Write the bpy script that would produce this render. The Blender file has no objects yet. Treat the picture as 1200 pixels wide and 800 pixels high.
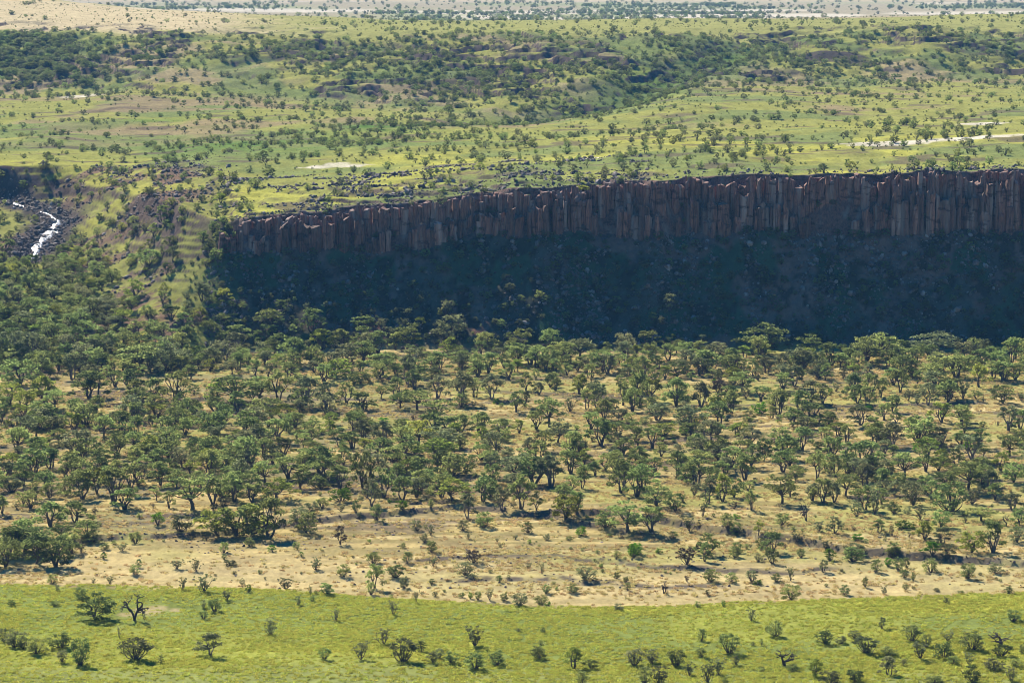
import bpy, math, random
import numpy as np
from mathutils import Vector

R = math.radians
scene = bpy.context.scene
random.seed(7)
rng = np.random.default_rng(7)

# ------------------------------------------------------------------ camera
CAM_Z = 125.0
PITCH = R(7.52)
FOC = 3333.0                      # focal length in photo pixels (1200 wide)
cam_data = bpy.data.cameras.new('camera')
cam_data.sensor_width = 36.0
cam_data.lens = 36.0 * FOC / 1200.0
cam_data.clip_start = 1.0
cam_data.clip_end = 60000.0
cam = bpy.data.objects.new('camera', cam_data)
scene.collection.objects.link(cam)
cam.location = (0, 0, CAM_Z)
cam.rotation_euler = (R(90) - PITCH, 0, 0)
scene.camera = cam

# ------------------------------------------------------------------ sky, sun, exposure
SUN_EL, SUN_AZ = R(38.5), R(-27.0)         # behind the cliff, to the left
SUN_DIR = Vector((math.sin(SUN_AZ) * math.cos(SUN_EL), math.cos(SUN_AZ) * math.cos(SUN_EL), math.sin(SUN_EL)))
world = bpy.data.worlds.new('World')
scene.world = world
world.use_nodes = True
wn = world.node_tree
wn.nodes.clear()
sky = wn.nodes.new('ShaderNodeTexSky')
sky.sky_type = 'NISHITA'
sky.sun_disc = False
sky.sun_elevation = SUN_EL
sky.sun_rotation = SUN_AZ
sky.air_density = 1.0
sky.dust_density = 0.1
sky.ozone_density = 6.0
bg = wn.nodes.new('ShaderNodeBackground')
bg.inputs['Strength'].default_value = 0.062
wo = wn.nodes.new('ShaderNodeOutputWorld')
hsv = wn.nodes.new('ShaderNodeHueSaturation')
hsv.inputs['Saturation'].default_value = 1.55
wn.links.new(sky.outputs[0], hsv.inputs['Color'])
wn.links.new(hsv.outputs[0], bg.inputs['Color'])
wn.links.new(bg.outputs[0], wo.inputs['Surface'])
sun_data = bpy.data.lights.new('sun', 'SUN')
sun_data.energy = 4.6
sun_data.angle = R(0.53)
sun_data.color = (1.0, 0.915, 0.75)
sun = bpy.data.objects.new('sun', sun_data)
scene.collection.objects.link(sun)
sun.rotation_euler = (-SUN_DIR).to_track_quat('-Z', 'Y').to_euler()
sun.location = (0, 800, 400)
scene.view_settings.view_transform = 'Standard'
scene.view_settings.look = 'None'
scene.view_settings.exposure = 1.2
scene.view_settings.gamma = 1.0
scene.cycles.filter_width = 0.85
HAZE = 0.000048

# ------------------------------------------------------------------ noise
def _hash(ix, iy, seed):
    h = (ix.astype(np.int64) * 374761393 + iy.astype(np.int64) * 668265263 + seed * 1442695041) & 0xFFFFFFFF
    h = ((h ^ (h >> 13)) * 1274126177) & 0xFFFFFFFF
    h = ((h ^ (h >> 16)) * 2246822519) & 0xFFFFFFFF
    return ((h ^ (h >> 15)) & 0xFFFFFF) / float(0xFFFFFF)

def noise(x, y, seed=0):
    xf, yf = np.floor(x), np.floor(y)
    tx, ty = x - xf, y - yf
    tx = tx * tx * (3 - 2 * tx)
    ty = ty * ty * (3 - 2 * ty)
    a, b = _hash(xf, yf, seed), _hash(xf + 1, yf, seed)
    c, d = _hash(xf, yf + 1, seed), _hash(xf + 1, yf + 1, seed)
    return (a + (b - a) * tx) * (1 - ty) + (c + (d - c) * tx) * ty

def fbm(x, y, seed=0, octaves=4):
    s, amp, tot = 0.0, 1.0, 0.0
    for o in range(octaves):
        s = s + amp * noise(x, y, seed + 17 * o)
        tot += amp
        amp *= 0.5
        x, y = x * 2.03 + 5.2, y * 2.03 + 1.7
    return s / tot

def sstep(a, b, v):
    t = np.clip((v - a) / (b - a), 0, 1)
    return t * t * (3 - 2 * t)

# ------------------------------------------------------------------ the lie of the land
def pix_dir(px, py):
    u, v = (np.asarray(px, float) - 600) / FOC, (400 - np.asarray(py, float)) / FOC
    dy = math.cos(PITCH) + v * math.sin(PITCH)
    dz = -math.sin(PITCH) + v * math.cos(PITCH)
    return u / dy, dz / dy                    # dx/dy, dz/dy

def bear(px):                                 # compass bearing, as the slope x / y
    return (px - 600) / FOC / 0.9914

def kz(py, z):                                # a knot of the valley's profile on a given level
    return (CAM_Z - z) / -float(pix_dir(600, py)[1]), z

def ky(py, y):                                # a knot at a given distance
    return y, CAM_Z + y * float(pix_dir(600, py)[1])

BX = [-260, 0, 75, 150, 215, 250, 268, 300, 450, 600, 700, 800, 1000, 1200, 1460]
edge_py = [680, 683, 684, 685, 686, 687, 688, 689, 699, 708, 711, 710, 701, 694, 688]
K = [[] for _ in range(14)]
for i, px in enumerate(BX):
    K[0].append((380, 10.0))
    e = kz(edge_py[i], 4.0)
    K[1].append(e)
    K[2].append((e[0] + 14, 0.2))
    K[3].append((770, 0.0))
K[4] = [(870, 1.0), (878, 1.0), (882, 1.0), (890, 1.0), (902, 0.5), (914, 0.5), (920, 0.3)] + [(924, 0.0)] * 3 + [(926, 0)] * 5
K[5] = [ky(285, 1050), ky(283, 1050), ky(262, 1085), ky(330, 985), ky(310, 972), ky(303, 966), ky(297, 966), ky(294, 966), ky(287, 970), ky(276, 972), ky(273, 974), ky(271, 974), ky(274, 974), ky(268, 974), ky(266, 976)]
K[6] = [ky(232, 1125), ky(236, 1122), ky(233, 1128), ky(222, 1085), ky(240, 1010), ky(256, 986), ky(260, 977), ky(255, 977), ky(241, 980), ky(221, 983), ky(214, 985), ky(207, 985), ky(203, 985), ky(197, 985), ky(193, 987)]
K[7] = [ky(190, 1145), ky(193, 1146), ky(193, 1150), ky(200, 1152), ky(200, 1130), ky(204, 1090), ky(208, 1070), ky(212, 1060), ky(202, 1060), ky(188, 1060), ky(180, 1080), ky(174, 1100), ky(166, 1130), ky(156, 1150), ky(150, 1150)]
K[8] = [ky(110, 1750), ky(112, 1720), ky(112, 1700), ky(108, 1680), ky(112, 1660), ky(112, 1650), ky(112, 1650), ky(112, 1650), ky(122, 1580), ky(143, 1480), ky(128, 1520), ky(103, 1600), ky(96, 1690), ky(92, 1740), ky(92, 1760)]
K[9] = [ky(34, 1960), ky(38, 1950), ky(38, 1940), ky(42, 1900), ky(42, 1900), ky(42, 1900), ky(42, 1900), ky(42, 1900), ky(43, 1880), ky(45, 1850), ky(43, 1860), ky(40, 1880), ky(38, 1900), ky(38, 1920), ky(38, 1930)]
K[10] = [ky(-14, 2700), ky(-4, 2620), ky(0, 2560), ky(5, 2480), ky(9, 2420), ky(11, 2400), ky(12, 2390), ky(14, 2360), ky(23, 2230), ky(24, 2220), ky(24, 2220), ky(23, 2240), ky(21, 2290), ky(19, 2340), ky(18, 2350)]
for i, px in enumerate(BX):
    K[11].append((3000, 57.0))
    K[12].append((3900, 57.0))
    K[13].append((14000, 60.0))
_B = np.linspace(bear(-300), bear(1500), 901)
KY, KZ = [], []
ker = np.exp(-0.5 * (np.arange(-12, 13) / 4.0) ** 2); ker /= ker.sum()
for k in range(14):
    yy = np.interp(_B, [bear(p) for p in BX], [v[0] for v in K[k]])
    zz = np.interp(_B, [bear(p) for p in BX], [v[1] for v in K[k]])
    KY.append(np.convolve(np.pad(yy, 12, mode='edge'), ker, 'valid'))
    KZ.append(np.convolve(np.pad(zz, 12, mode='edge'), ker, 'valid'))
# buttresses and alcoves of the cliff line
_xl = _B * 985
_cl = sstep(bear(245), bear(275), _B)
but = ((fbm(_xl / 26.0, _xl * 0 + 3.3, 91, 3) - 0.5) * 13.0) * _cl
but -= 7.0 * np.exp(-((_B - bear(770)) / 0.004) ** 2) - 6.0 * np.exp(-((_B - bear(560)) / 0.009) ** 2) - 4 * np.exp(-((_B - bear(690)) / 0.012) ** 2)
lipz = (fbm(_xl / 9.0, _xl * 0 + 8.1, 57, 3) - 0.5) * 2.2 * _cl
KY[5] = KY[5] + but; KY[6] = KY[6] + but * 0.9; KZ[6] = KZ[6] + lipz
KZ[5] = KZ[5] + (fbm(_xl / 17.0, _xl * 0 + 1.1, 33, 2) - 0.5) * 7.0 * _cl

# low cut banks on the valley floor: (points along the foot of the bank, step height, fade-out length)
BANKS = [([(60, 640), (170, 633), (250, 629), (340, 617), (420, 607), (540, 597), (600, 601), (700, 620), (790, 634)], 1.0, 22),
         ([(640, 606), (760, 612), (800, 618), (900, 632), (1000, 650), (1130, 660), (1260, 668)], 1.4, 26),
         ([(480, 660), (640, 655), (800, 668), (900, 672), (980, 668)], 0.5, 14),
         ([(520, 684), (650, 681), (760, 690), (860, 690)], 0.45, 12),
         ([(100, 478), (240, 472), (330, 480)], 0.9, 18),
         ([(380, 414), (480, 418), (560, 412)], 1.0, 14),
         ([(460, 476), (540, 477), (620, 470)], 0.6, 12),
         ([(780, 476), (860, 474), (960, 476), (1160, 472)], 0.5, 12),
         ([(1130, 545), (1180, 550), (1240, 553)], 1.2, 16)]
BANK_W = []
for pts, h, L in BANKS:
    w = []
    for p in pts:
        sx, sz = pix_dir(p[0], p[1])
        y = CAM_Z / -float(sz)
        w.append((float(sx) * y, y))
    BANK_W.append((np.array(w), h, L))
STREAM = []
for px, py, y in [(34, 310, 1030), (39, 300, 1040), (46, 287, 1052), (56, 275, 1067), (64, 266, 1078), (69, 259, 1088), (60, 252, 1098), (46, 247, 1108), (28, 242, 1117), (12, 236, 1128), (-30, 231, 1136)]:
    sx, sz = pix_dir(px, py)
    STREAM.append((float(sx) * y, y, CAM_Z + float(sz) * y))
STREAM = np.array(STREAM)
GULLY = np.array([(bear(p) * y, y) for p, y in ((930, 1930), (860, 1830), (790, 1690), (720, 1580), (650, 1480), (560, 1395), (450, 1330))])

def dist_path(x, y, P):
    best = np.full(np.shape(x), 1e9)
    bz = np.zeros(np.shape(x))
    for a, b in zip(P[:-1], P[1:]):
        ex, ey = b[0] - a[0], b[1] - a[1]
        t = np.clip(((x - a[0]) * ex + (y - a[1]) * ey) / (ex * ex + ey * ey), 0, 1)
        d = np.hypot(x - a[0] - t * ex, y - a[1] - t * ey)
        m = d < best
        best = np.where(m, d, best)
        if len(a) > 2:
            bz = np.where(m, a[2] + t * (b[2] - a[2]), bz)
    return best, bz

def bank_faces(x, y):
    f = np.zeros(np.shape(x))
    for w, h, L in BANK_W:
        yb = np.interp(x, w[:, 0], w[:, 1]) + (noise(x / 5.0, x * 0, 5) - 0.5) * 3.0
        ins = sstep(w[0, 0] - 4, w[0, 0] + 4, x) * sstep(w[-1, 0] + 4, w[-1, 0] - 4, x)
        f = np.maximum(f, ins * np.exp(-((y - yb - 0.6) / 1.6) ** 2))
    return f

def land(x, y):
    """height of the ground and s, the place along the profile (knot number + fraction)"""
    x, y = np.asarray(x, float), np.asarray(y, float)
    b = np.clip(x / y, _B[0], _B[-1])
    z = np.full(x.shape, 10.0)
    s = np.zeros(x.shape)
    yk = [np.interp(b, _B, KY[k]) for k in range(14)]
    zk = [np.interp(b, _B, KZ[k]) for k in range(14)]
    for k in range(13):
        t = (y - yk[k]) / np.maximum(yk[k + 1] - yk[k], 0.5)
        m = t >= 0
        tt = np.clip(t, 0, 1)
        if k in (8, 9, 10, 11, 3, 2):
            tz = tt * tt * (3 - 2 * tt) * 0.45 + tt * 0.55
        elif k == 4:
            tz = tt ** 1.12
        else:
            tz = tt
        z = np.where(m, zk[k] + (zk[k + 1] - zk[k]) * tz, z)
        s = np.where(m, k + np.clip(t, 0, 0.9999), s)
    px = b * FOC * 0.9914 + 600
    left = sstep(275, 215, px)
    # relief
    flat = sstep(900, 940, y)
    z = z + (fbm(x / 40.0, y / 26.0, 3, 4) - 0.5) * 1.6 * (1 - flat)
    z = z + (fbm(x / 6.0, y / 3.0, 4, 3) - 0.5) * 0.5 * (1 - flat)
    tal = sstep(4.0, 4.12, s) * sstep(5.02, 4.9, s) * (1 - left)
    z = z + ((fbm(x / 11.0, y / 30.0, 9, 3) - 0.5) * 5.0 + (fbm(x / 2.0, y / 2.0, 19, 3) - 0.5) * 1.2) * tal
    plat = sstep(6.0, 6.15, s) * sstep(8.4, 7.8, s)
    z = z + ((fbm(x / 70.0, y / 60.0, 11, 4) - 0.5) * 5.0 + (fbm(x / 12.0, y / 7.0, 21, 3) - 0.5) * 1.0) * plat
    hill = sstep(8.0, 8.15, s) * sstep(9.6, 9.0, s)
    if np.any((y > 1280) & (y < 1990)):
        gd = dist_path(x, y, GULLY)[0]
        z = z - 8.0 * np.exp(-(gd / 24.0) ** 2) * sstep(1300, 1450, y)
        z = z + (fbm(x / 130.0, y / 170.0, 141, 3) - 0.5) * 9.0 * sstep(1200, 1350, y) * sstep(1980, 1800, y)
    z = z + (fbm(x / 55.0, y / 120.0, 12, 4) - 0.5) * 12.0 * hill + (fbm(x / 14.0, y / 14.0, 15, 3) - 0.5) * 5.0 * hill
    # ledges of the layered rock
    st = 5.0
    q = z / st + (fbm(x / 60.0, y / 60.0, 13, 4) - 0.5) * 5.0
    fr = q - np.floor(q)
    z = z + (sstep(0.50, 0.72, fr) - fr) * st * 0.8 * hill * sstep(0.35, 0.6, noise(x / 45.0, y / 60.0, 83))
    leftm = left * sstep(4.2, 4.5, s) * sstep(7.15, 6.9, s)
    q2 = z / 2.6 + (fbm(x / 30.0, y / 30.0, 14, 3) - 0.5) * 2.5
    f2 = q2 - np.floor(q2)
    z = z + ((sstep(0.5, 0.8, f2) - f2) * 0.55 + (fbm(x / 9.0, y / 16.0, 23, 4) - 0.5) * 2.4) * leftm
    edge = sstep(6.0, 6.05, s) * sstep(7.0, 6.5, s) * sstep(720, 560, px) * (1 - left)
    q3 = z / 1.9 + (fbm(x / 30.0, y / 30.0, 24, 3) - 0.5) * 2.5
    f3 = q3 - np.floor(q3)
    z = z + ((sstep(0.45, 0.8, f3) - f3) * 1.5 + (fbm(x / 4.0, y / 4.0, 25, 3) - 0.5) * 0.9) * edge
    z = z + (fbm(x / 300.0, y / 300.0, 31, 3) - 0.5) * 9.0 * sstep(9.2, 9.9, s)
    for w, h, L in BANK_W:
        if not len(w):
            continue
        yb = np.interp(x, w[:, 0], w[:, 1]) + (noise(x / 5.0, x * 0, 5) - 0.5) * 3.0
        ins = sstep(w[0, 0] - 6, w[0, 0] + 6, x) * sstep(w[-1, 0] + 6, w[-1, 0] - 6, x)
        dz = y - yb
        z = z + h * ins * sstep(0, 1.4, dz) * np.exp(-np.maximum(dz, 0) / L)
    near = (px < 160) & (y > 1000) & (y < 1170)
    if np.any(near):
        d, bz = dist_path(x, y, STREAM)
        cut = np.minimum(z, bz - 0.4 + np.maximum(d - 2.6, 0) * 0.55)
        z = np.where(near, np.where(d < 14, cut + (z - cut) * sstep(3.5, 14, d), z), z)
    return z, s

def hit(px, py):
    """where the lines of sight through these photo pixels meet the ground"""
    px, py = np.atleast_1d(np.asarray(px, float)), np.atleast_1d(np.asarray(py, float))
    sx, sz = pix_dir(px, py)
    ys = np.concatenate([np.arange(400, 1400, 1.5), np.arange(1400, 2800, 4.0), np.geomspace(2800, 13900, 160)])
    X = sx[:, None] * ys[None]
    Zr = CAM_Z + sz[:, None] * ys[None]
    Zt = land(X, np.broadcast_to(ys, X.shape))[0]
    below = Zr < Zt
    i = np.argmax(below, axis=1)
    i = np.clip(np.where(below.any(axis=1), i, len(ys) - 1), 1, None)
    r = np.arange(len(px))
    d0, d1 = Zr[r, i - 1] - Zt[r, i - 1], Zr[r, i] - Zt[r, i]
    t = np.clip(d0 / np.maximum(d0 - d1, 1e-6), 0, 1)
    y = ys[i - 1] + t * (ys[i] - ys[i - 1])
    x = sx * y
    return x, y, land(x, y)[0]

def to_pix(x, y, z):
    c, s_ = math.cos(PITCH), math.sin(PITCH)
    f = y * c - (z - CAM_Z) * s_
    u = y * s_ + (z - CAM_Z) * c
    return 600 + FOC * x / f, 400 - FOC * u / f

# ------------------------------------------------------------------ materials
def new_mat(name):
    m = bpy.data.materials.new(name)
    m.use_nodes = True
    nt = m.node_tree
    nt.nodes.clear()
    out = nt.nodes.new('ShaderNodeOutputMaterial')
    return m, nt, out

def N(nt, typ, **kw):
    n = nt.nodes.new(typ)
    for k, v in kw.items():
        if k in n.inputs:
            n.inputs[k].default_value = v
        else:
            setattr(n, k, v)
    return n

def mat_ground():
    m, nt, out = new_mat('ground')
    col = N(nt, 'ShaderNodeVertexColor', layer_name='albedo')
    geo = N(nt, 'ShaderNodeNewGeometry')
    mp = N(nt, 'ShaderNodeMapping'); mp.inputs['Scale'].default_value = (0.9, 0.42, 0.9)
    nt.links.new(geo.outputs['Position'], mp.inputs['Vector'])
    n1 = N(nt, 'ShaderNodeTexNoise', Scale=0.9, Detail=5.0, Roughness=0.7)
    nt.links.new(mp.outputs[0], n1.inputs['Vector'])
    n2 = N(nt, 'ShaderNodeTexNoise', Scale=0.16, Detail=4.0, Roughness=0.65)
    nt.links.new(mp.outputs[0], n2.inputs['Vector'])
    r1 = N(nt, 'ShaderNodeMapRange'); r1.inputs['From Min'].default_value = 0.3; r1.inputs['From Max'].default_value = 0.7
    r1.inputs['To Min'].default_value = 0.78; r1.inputs['To Max'].default_value = 1.22
    nt.links.new(n1.outputs['Fac'], r1.inputs['Value'])
    r2 = N(nt, 'ShaderNodeMapRange'); r2.inputs['From Min'].default_value = 0.3; r2.inputs['From Max'].default_value = 0.7
    r2.inputs['To Min'].default_value = 0.82; r2.inputs['To Max'].default_value = 1.16
    nt.links.new(n2.outputs['Fac'], r2.inputs['Value'])
    mu = N(nt, 'ShaderNodeMath', operation='MULTIPLY')
    nt.links.new(r1.outputs[0], mu.inputs[0]); nt.links.new(r2.outputs[0], mu.inputs[1])
    vm = N(nt, 'ShaderNodeVectorMath', operation='SCALE')
    nt.links.new(col.outputs['Color'], vm.inputs[0]); nt.links.new(mu.outputs[0], vm.inputs['Scale'])
    b = N(nt, 'ShaderNodeBsdfDiffuse', Roughness=0.0)
    nt.links.new(vm.outputs[0], b.inputs['Color'])
    bp = N(nt, 'ShaderNodeBump', Strength=0.6, Distance=0.3)
    nt.links.new(n1.outputs['Fac'], bp.inputs['Height'])
    nt.links.new(bp.outputs[0], b.inputs['Normal'])
    nt.links.new(b.outputs[0], out.inputs['Surface'])
    return m

def mat_leaf(name, col, trans, var=0.36, mix=0.50):
    m, nt, out = new_mat(name)
    oi = N(nt, 'ShaderNodeObjectInfo')
    geo = N(nt, 'ShaderNodeNewGeometry')
    r = N(nt, 'ShaderNodeMapRange'); r.inputs['To Min'].default_value = 1 - var; r.inputs['To Max'].default_value = 1 + var
    nt.links.new(oi.outputs['Random'], r.inputs['Value'])
    nz = N(nt, 'ShaderNodeTexNoise', Scale=1.1, Detail=2.0)
    tc = N(nt, 'ShaderNodeTexCoord'); nt.links.new(tc.outputs['Object'], nz.inputs['Vector'])
    r2 = N(nt, 'ShaderNodeMapRange'); r2.inputs['From Min'].default_value = 0.3; r2.inputs['From Max'].default_value = 0.7
    r2.inputs['To Min'].default_value = 0.65; r2.inputs['To Max'].default_value = 1.35
    nt.links.new(nz.outputs['Fac'], r2.inputs['Value'])
    mu = N(nt, 'ShaderNodeMath', operation='MULTIPLY')
    nt.links.new(r.outputs[0], mu.inputs[0]); nt.links.new(r2.outputs[0], mu.inputs[1])
    hs = N(nt, 'ShaderNodeHueSaturation')
    rh = N(nt, 'ShaderNodeMapRange'); rh.inputs['To Min'].default_value = 0.478; rh.inputs['To Max'].default_value = 0.522
    fr = N(nt, 'ShaderNodeMath', operation='FRACT'); m7 = N(nt, 'ShaderNodeMath', operation='MULTIPLY'); m7.inputs[1].default_value = 7.31
    nt.links.new(oi.outputs['Random'], m7.inputs[0]); nt.links.new(m7.outputs[0], fr.inputs[0]); nt.links.new(fr.outputs[0], rh.inputs['Value'])
    nt.links.new(rh.outputs[0], hs.inputs['Hue']); nt.links.new(mu.outputs[0], hs.inputs['Value'])
    hs.inputs['Color'].default_value = (*col, 1)
    d = N(nt, 'ShaderNodeBsdfDiffuse'); nt.links.new(hs.outputs[0], d.inputs['Color'])
    ht = N(nt, 'ShaderNodeHueSaturation'); ht.inputs['Color'].default_value = (*trans, 1)
    nt.links.new(rh.outputs[0], ht.inputs['Hue']); nt.links.new(mu.outputs[0], ht.inputs['Value'])
    t = N(nt, 'ShaderNodeBsdfTranslucent'); nt.links.new(ht.outputs[0], t.inputs['Color'])
    mx = N(nt, 'ShaderNodeMixShader'); mx.inputs[0].default_value = mix
    nt.links.new(d.outputs[0], mx.inputs[1]); nt.links.new(t.outputs[0], mx.inputs[2])
    nt.links.new(mx.outputs[0], out.inputs['Surface'])
    return m

def mat_rock(name, c1, c2, c3, streak=True):
    m, nt, out = new_mat(name)
    oi = N(nt, 'ShaderNodeObjectInfo')
    geo = N(nt, 'ShaderNodeNewGeometry')
    mp = N(nt, 'ShaderNodeMapping'); mp.inputs['Scale'].default_value = (1.0, 1.0, 0.13 if streak else 0.7)
    nt.links.new(geo.outputs['Position'], mp.inputs['Vector'])
    n1 = N(nt, 'ShaderNodeTexNoise', Scale=1.7, Detail=7.0, Roughness=0.75)
    n2 = N(nt, 'ShaderNodeTexNoise', Scale=0.35, Detail=4.0)
    nt.links.new(mp.outputs[0], n1.inputs['Vector']); nt.links.new(mp.outputs[0], n2.inputs['Vector'])
    cr = N(nt, 'ShaderNodeValToRGB')
    cr.color_ramp.elements[0].position = 0.34; cr.color_ramp.elements[0].color = (*c1, 1)
    cr.color_ramp.elements[1].position = 0.66; cr.color_ramp.elements[1].color = (*c2, 1)
    nt.links.new(n1.outputs['Fac'], cr.inputs['Fac'])
    mx = N(nt, 'ShaderNodeMix', data_type='RGBA')
    rr = N(nt, 'ShaderNodeMapRange'); rr.inputs['From Min'].default_value = 0.5; rr.inputs['From Max'].default_value = 0.68
    nt.links.new(n2.outputs['Fac'], rr.inputs['Value'])
    nt.links.new(rr.outputs[0], mx.inputs['Factor'])
    nt.links.new(cr.outputs[0], mx.inputs[6]); mx.inputs[7].default_value = (*c3, 1)
    if streak:                               # horizontal joints
        mj = N(nt, 'ShaderNodeMapping'); mj.inputs['Scale'].default_value = (0.20, 0.20, 0.5)
        nt.links.new(geo.outputs['Position'], mj.inputs['Vector'])
        nj = N(nt, 'ShaderNodeTexNoise', Scale=1.0, Detail=3.0, Roughness=0.6)
        nt.links.new(mj.outputs[0], nj.inputs['Vector'])
        rj = N(nt, 'ShaderNodeValToRGB')
        rj.color_ramp.elements[0].position = 0.35; rj.color_ramp.elements[0].color = (0.40, 0.38, 0.38, 1)
        rj.color_ramp.elements[1].position = 0.43; rj.color_ramp.elements[1].color = (1, 1, 1, 1)
        nt.links.new(nj.outputs['Fac'], rj.inputs['Fac'])
        mm = N(nt, 'ShaderNodeMix', data_type='RGBA', blend_type='MULTIPLY'); mm.inputs['Factor'].default_value = 1.0
        nt.links.new(mx.outputs[2], mm.inputs[6]); nt.links.new(rj.outputs[0], mm.inputs[7])
        mx = mm
    rv = N(nt, 'ShaderNodeMapRange'); rv.inputs['To Min'].default_value = 0.5; rv.inputs['To Max'].default_value = 1.3
    nt.links.new(oi.outputs['Random'], rv.inputs['Value'])
    vm = N(nt, 'ShaderNodeVectorMath', operation='SCALE')
    nt.links.new(mx.outputs[2], vm.inputs[0]); nt.links.new(rv.outputs[0], vm.inputs['Scale'])
    b = N(nt, 'ShaderNodeBsdfPrincipled', Roughness=0.85)
    nt.links.new(vm.outputs[0], b.inputs['Base Color'])
    bp = N(nt, 'ShaderNodeBump', Strength=1.0, Distance=0.6)
    nt.links.new(n1.outputs['Fac'], bp.inputs['Height']); nt.links.new(bp.outputs[0], b.inputs['Normal'])
    nt.links.new(b.outputs[0], out.inputs['Surface'])
    return m

def mat_bark(name, c1, c2):
    m, nt, out = new_mat(name)
    tc = N(nt, 'ShaderNodeTexCoord')
    nz = N(nt, 'ShaderNodeTexNoise', Scale=3.0, Detail=4.0)
    nt.links.new(tc.outputs['Object'], nz.inputs['Vector'])
    cr = N(nt, 'ShaderNodeValToRGB')
    cr.color_ramp.elements[0].position = 0.35; cr.color_ramp.elements[0].color = (*c1, 1)
    cr.color_ramp.elements[1].position = 0.65; cr.color_ramp.elements[1].color = (*c2, 1)
    nt.links.new(nz.outputs['Fac'], cr.inputs['Fac'])
    b = N(nt, 'ShaderNodeBsdfDiffuse'); nt.links.new(cr.outputs[0], b.inputs['Color'])
    nt.links.new(b.outputs[0], out.inputs['Surface'])
    return m

def mat_water():
    m, nt, out = new_mat('white_water')
    geo = N(nt, 'ShaderNodeNewGeometry')
    n1 = N(nt, 'ShaderNodeTexNoise', Scale=0.8, Detail=6.0, Roughness=0.75)
    nt.links.new(geo.outputs['Position'], n1.inputs['Vector'])
    cr = N(nt, 'ShaderNodeValToRGB')
    cr.color_ramp.elements[0].position = 0.44; cr.color_ramp.elements[0].color = (0.06, 0.055, 0.05, 1)
    cr.color_ramp.elements[1].position = 0.58; cr.color_ramp.elements[1].color = (0.50, 0.50, 0.51, 1)
    nt.links.new(n1.outputs['Fac'], cr.inputs['Fac'])
    b = N(nt, 'ShaderNodeBsdfPrincipled', Roughness=0.25)
    nt.links.new(cr.outputs[0], b.inputs['Base Color'])
    bp = N(nt, 'ShaderNodeBump', Strength=0.7, Distance=0.3)
    nt.links.new(n1.outputs['Fac'], bp.inputs['Height']); nt.links.new(bp.outputs[0], b.inputs['Normal'])
    nt.links.new(b.outputs[0], out.inputs['Surface'])
    return m

M = {}
M['ground'] = mat_ground()
M['rock'] = mat_rock('basalt', (0.060, 0.036, 0.032), (0.46, 0.195, 0.125), (0.38, 0.26, 0.21))
M['rubble'] = mat_rock('rubble', (0.07, 0.050, 0.044), (0.24, 0.17, 0.145), (0.36, 0.30, 0.26), False)
M['leaf_mid'] = mat_leaf('leaf_mid', (0.130, 0.160, 0.066), (0.34, 0.40, 0.120))
M['leaf_dark'] = mat_leaf('leaf_dark', (0.100, 0.126, 0.054), (0.24, 0.29, 0.090))
M['leaf_grey'] = mat_leaf('leaf_grey', (0.130, 0.142, 0.078), (0.27, 0.29, 0.13))
M['leaf_yellow'] = mat_leaf('leaf_yellow', (0.130, 0.155, 0.042), (0.33, 0.38, 0.07))
M['leaf_bright'] = mat_leaf('leaf_bright', (0.085, 0.180, 0.025), (0.14, 0.28, 0.02))
M['leaf_brown'] = mat_leaf('leaf_brown', (0.105, 0.088, 0.066), (0.11, 0.085, 0.06))
M['bark'] = mat_bark('bark', (0.07, 0.058, 0.050), (0.17, 0.145, 0.125))
M['bark_pale'] = mat_bark('bark_pale', (0.10, 0.085, 0.075), (0.26, 0.22, 0.19))
M['bark_dead'] = mat_bark('bark_dead', (0.05, 0.043, 0.043), (0.14, 0.12, 0.115))
M['grass_green'] = mat_leaf('grass_green', (0.275, 0.285, 0.058), (0.46, 0.47, 0.080), 0.18, 0.55)
M['grass_dry'] = mat_leaf('grass_dry', (0.44, 0.345, 0.155), (0.58, 0.45, 0.19), 0.12, 0.5)
M['water'] = mat_water()

# ------------------------------------------------------------------ mesh helpers
def mesh_from(name, V, F, mats, midx=None, smooth=False):
    me = bpy.data.meshes.new(name)
    V = np.asarray(V, np.float32).reshape(-1, 3)
    me.vertices.add(len(V)); me.vertices.foreach_set('co', V.ravel())
    lens = np.fromiter((len(f) for f in F), np.int32, len(F))
    loops = np.fromiter((i for f in F for i in f), np.int32, int(lens.sum()))
    starts = np.concatenate([[0], np.cumsum(lens)[:-1]]).astype(np.int32)
    me.loops.add(len(loops)); me.loops.foreach_set('vertex_index', loops)
    me.polygons.add(len(F)); me.polygons.foreach_set('loop_start', starts)
    for m in mats:
        me.materials.append(m)
    if midx is not None:
        me.polygons.foreach_set('material_index', np.asarray(midx, np.int32))
    me.polygons.foreach_set('use_smooth', np.full(len(F), smooth))
    me.update(calc_edges=True)
    return me

def link(o):
    scene.collection.objects.link(o)
    return o

def tag(o, label=None, cat=None, group=None, kind=None):
    for k, v in (('label', label), ('category', cat), ('group', group), ('kind', kind)):
        if v:
            o[k] = v
    return o

# ------------------------------------------------------------------ the ground, one continuous sheet cut where its kind changes
cols = np.concatenate([np.arange(-280, -30, 14), np.arange(-30, 1230, 3.0), np.arange(1230, 1485, 14)])
rows = np.concatenate([np.arange(380, 440, 4.0), np.arange(440, 922, 1.1), np.arange(922, 1000, 0.6), np.arange(1000, 1300, 1.7),
                       np.arange(1300, 2420, 3.0), np.geomspace(2420, 14000, 95)])
Bc = bear(cols)
Yg, Bg = np.meshgrid(rows, Bc, indexing='ij')
Xg = Bg * Yg
Zg, Sg = land(Xg, Yg)
PXg = np.broadcast_to(cols, Xg.shape)
dzdy = np.gradient(Zg, axis=0) / np.gradient(Yg, axis=0)
dzdx = np.gradient(Zg, axis=1) / np.gradient(Xg, axis=1)
steep = np.hypot(dzdy, dzdx)

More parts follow.
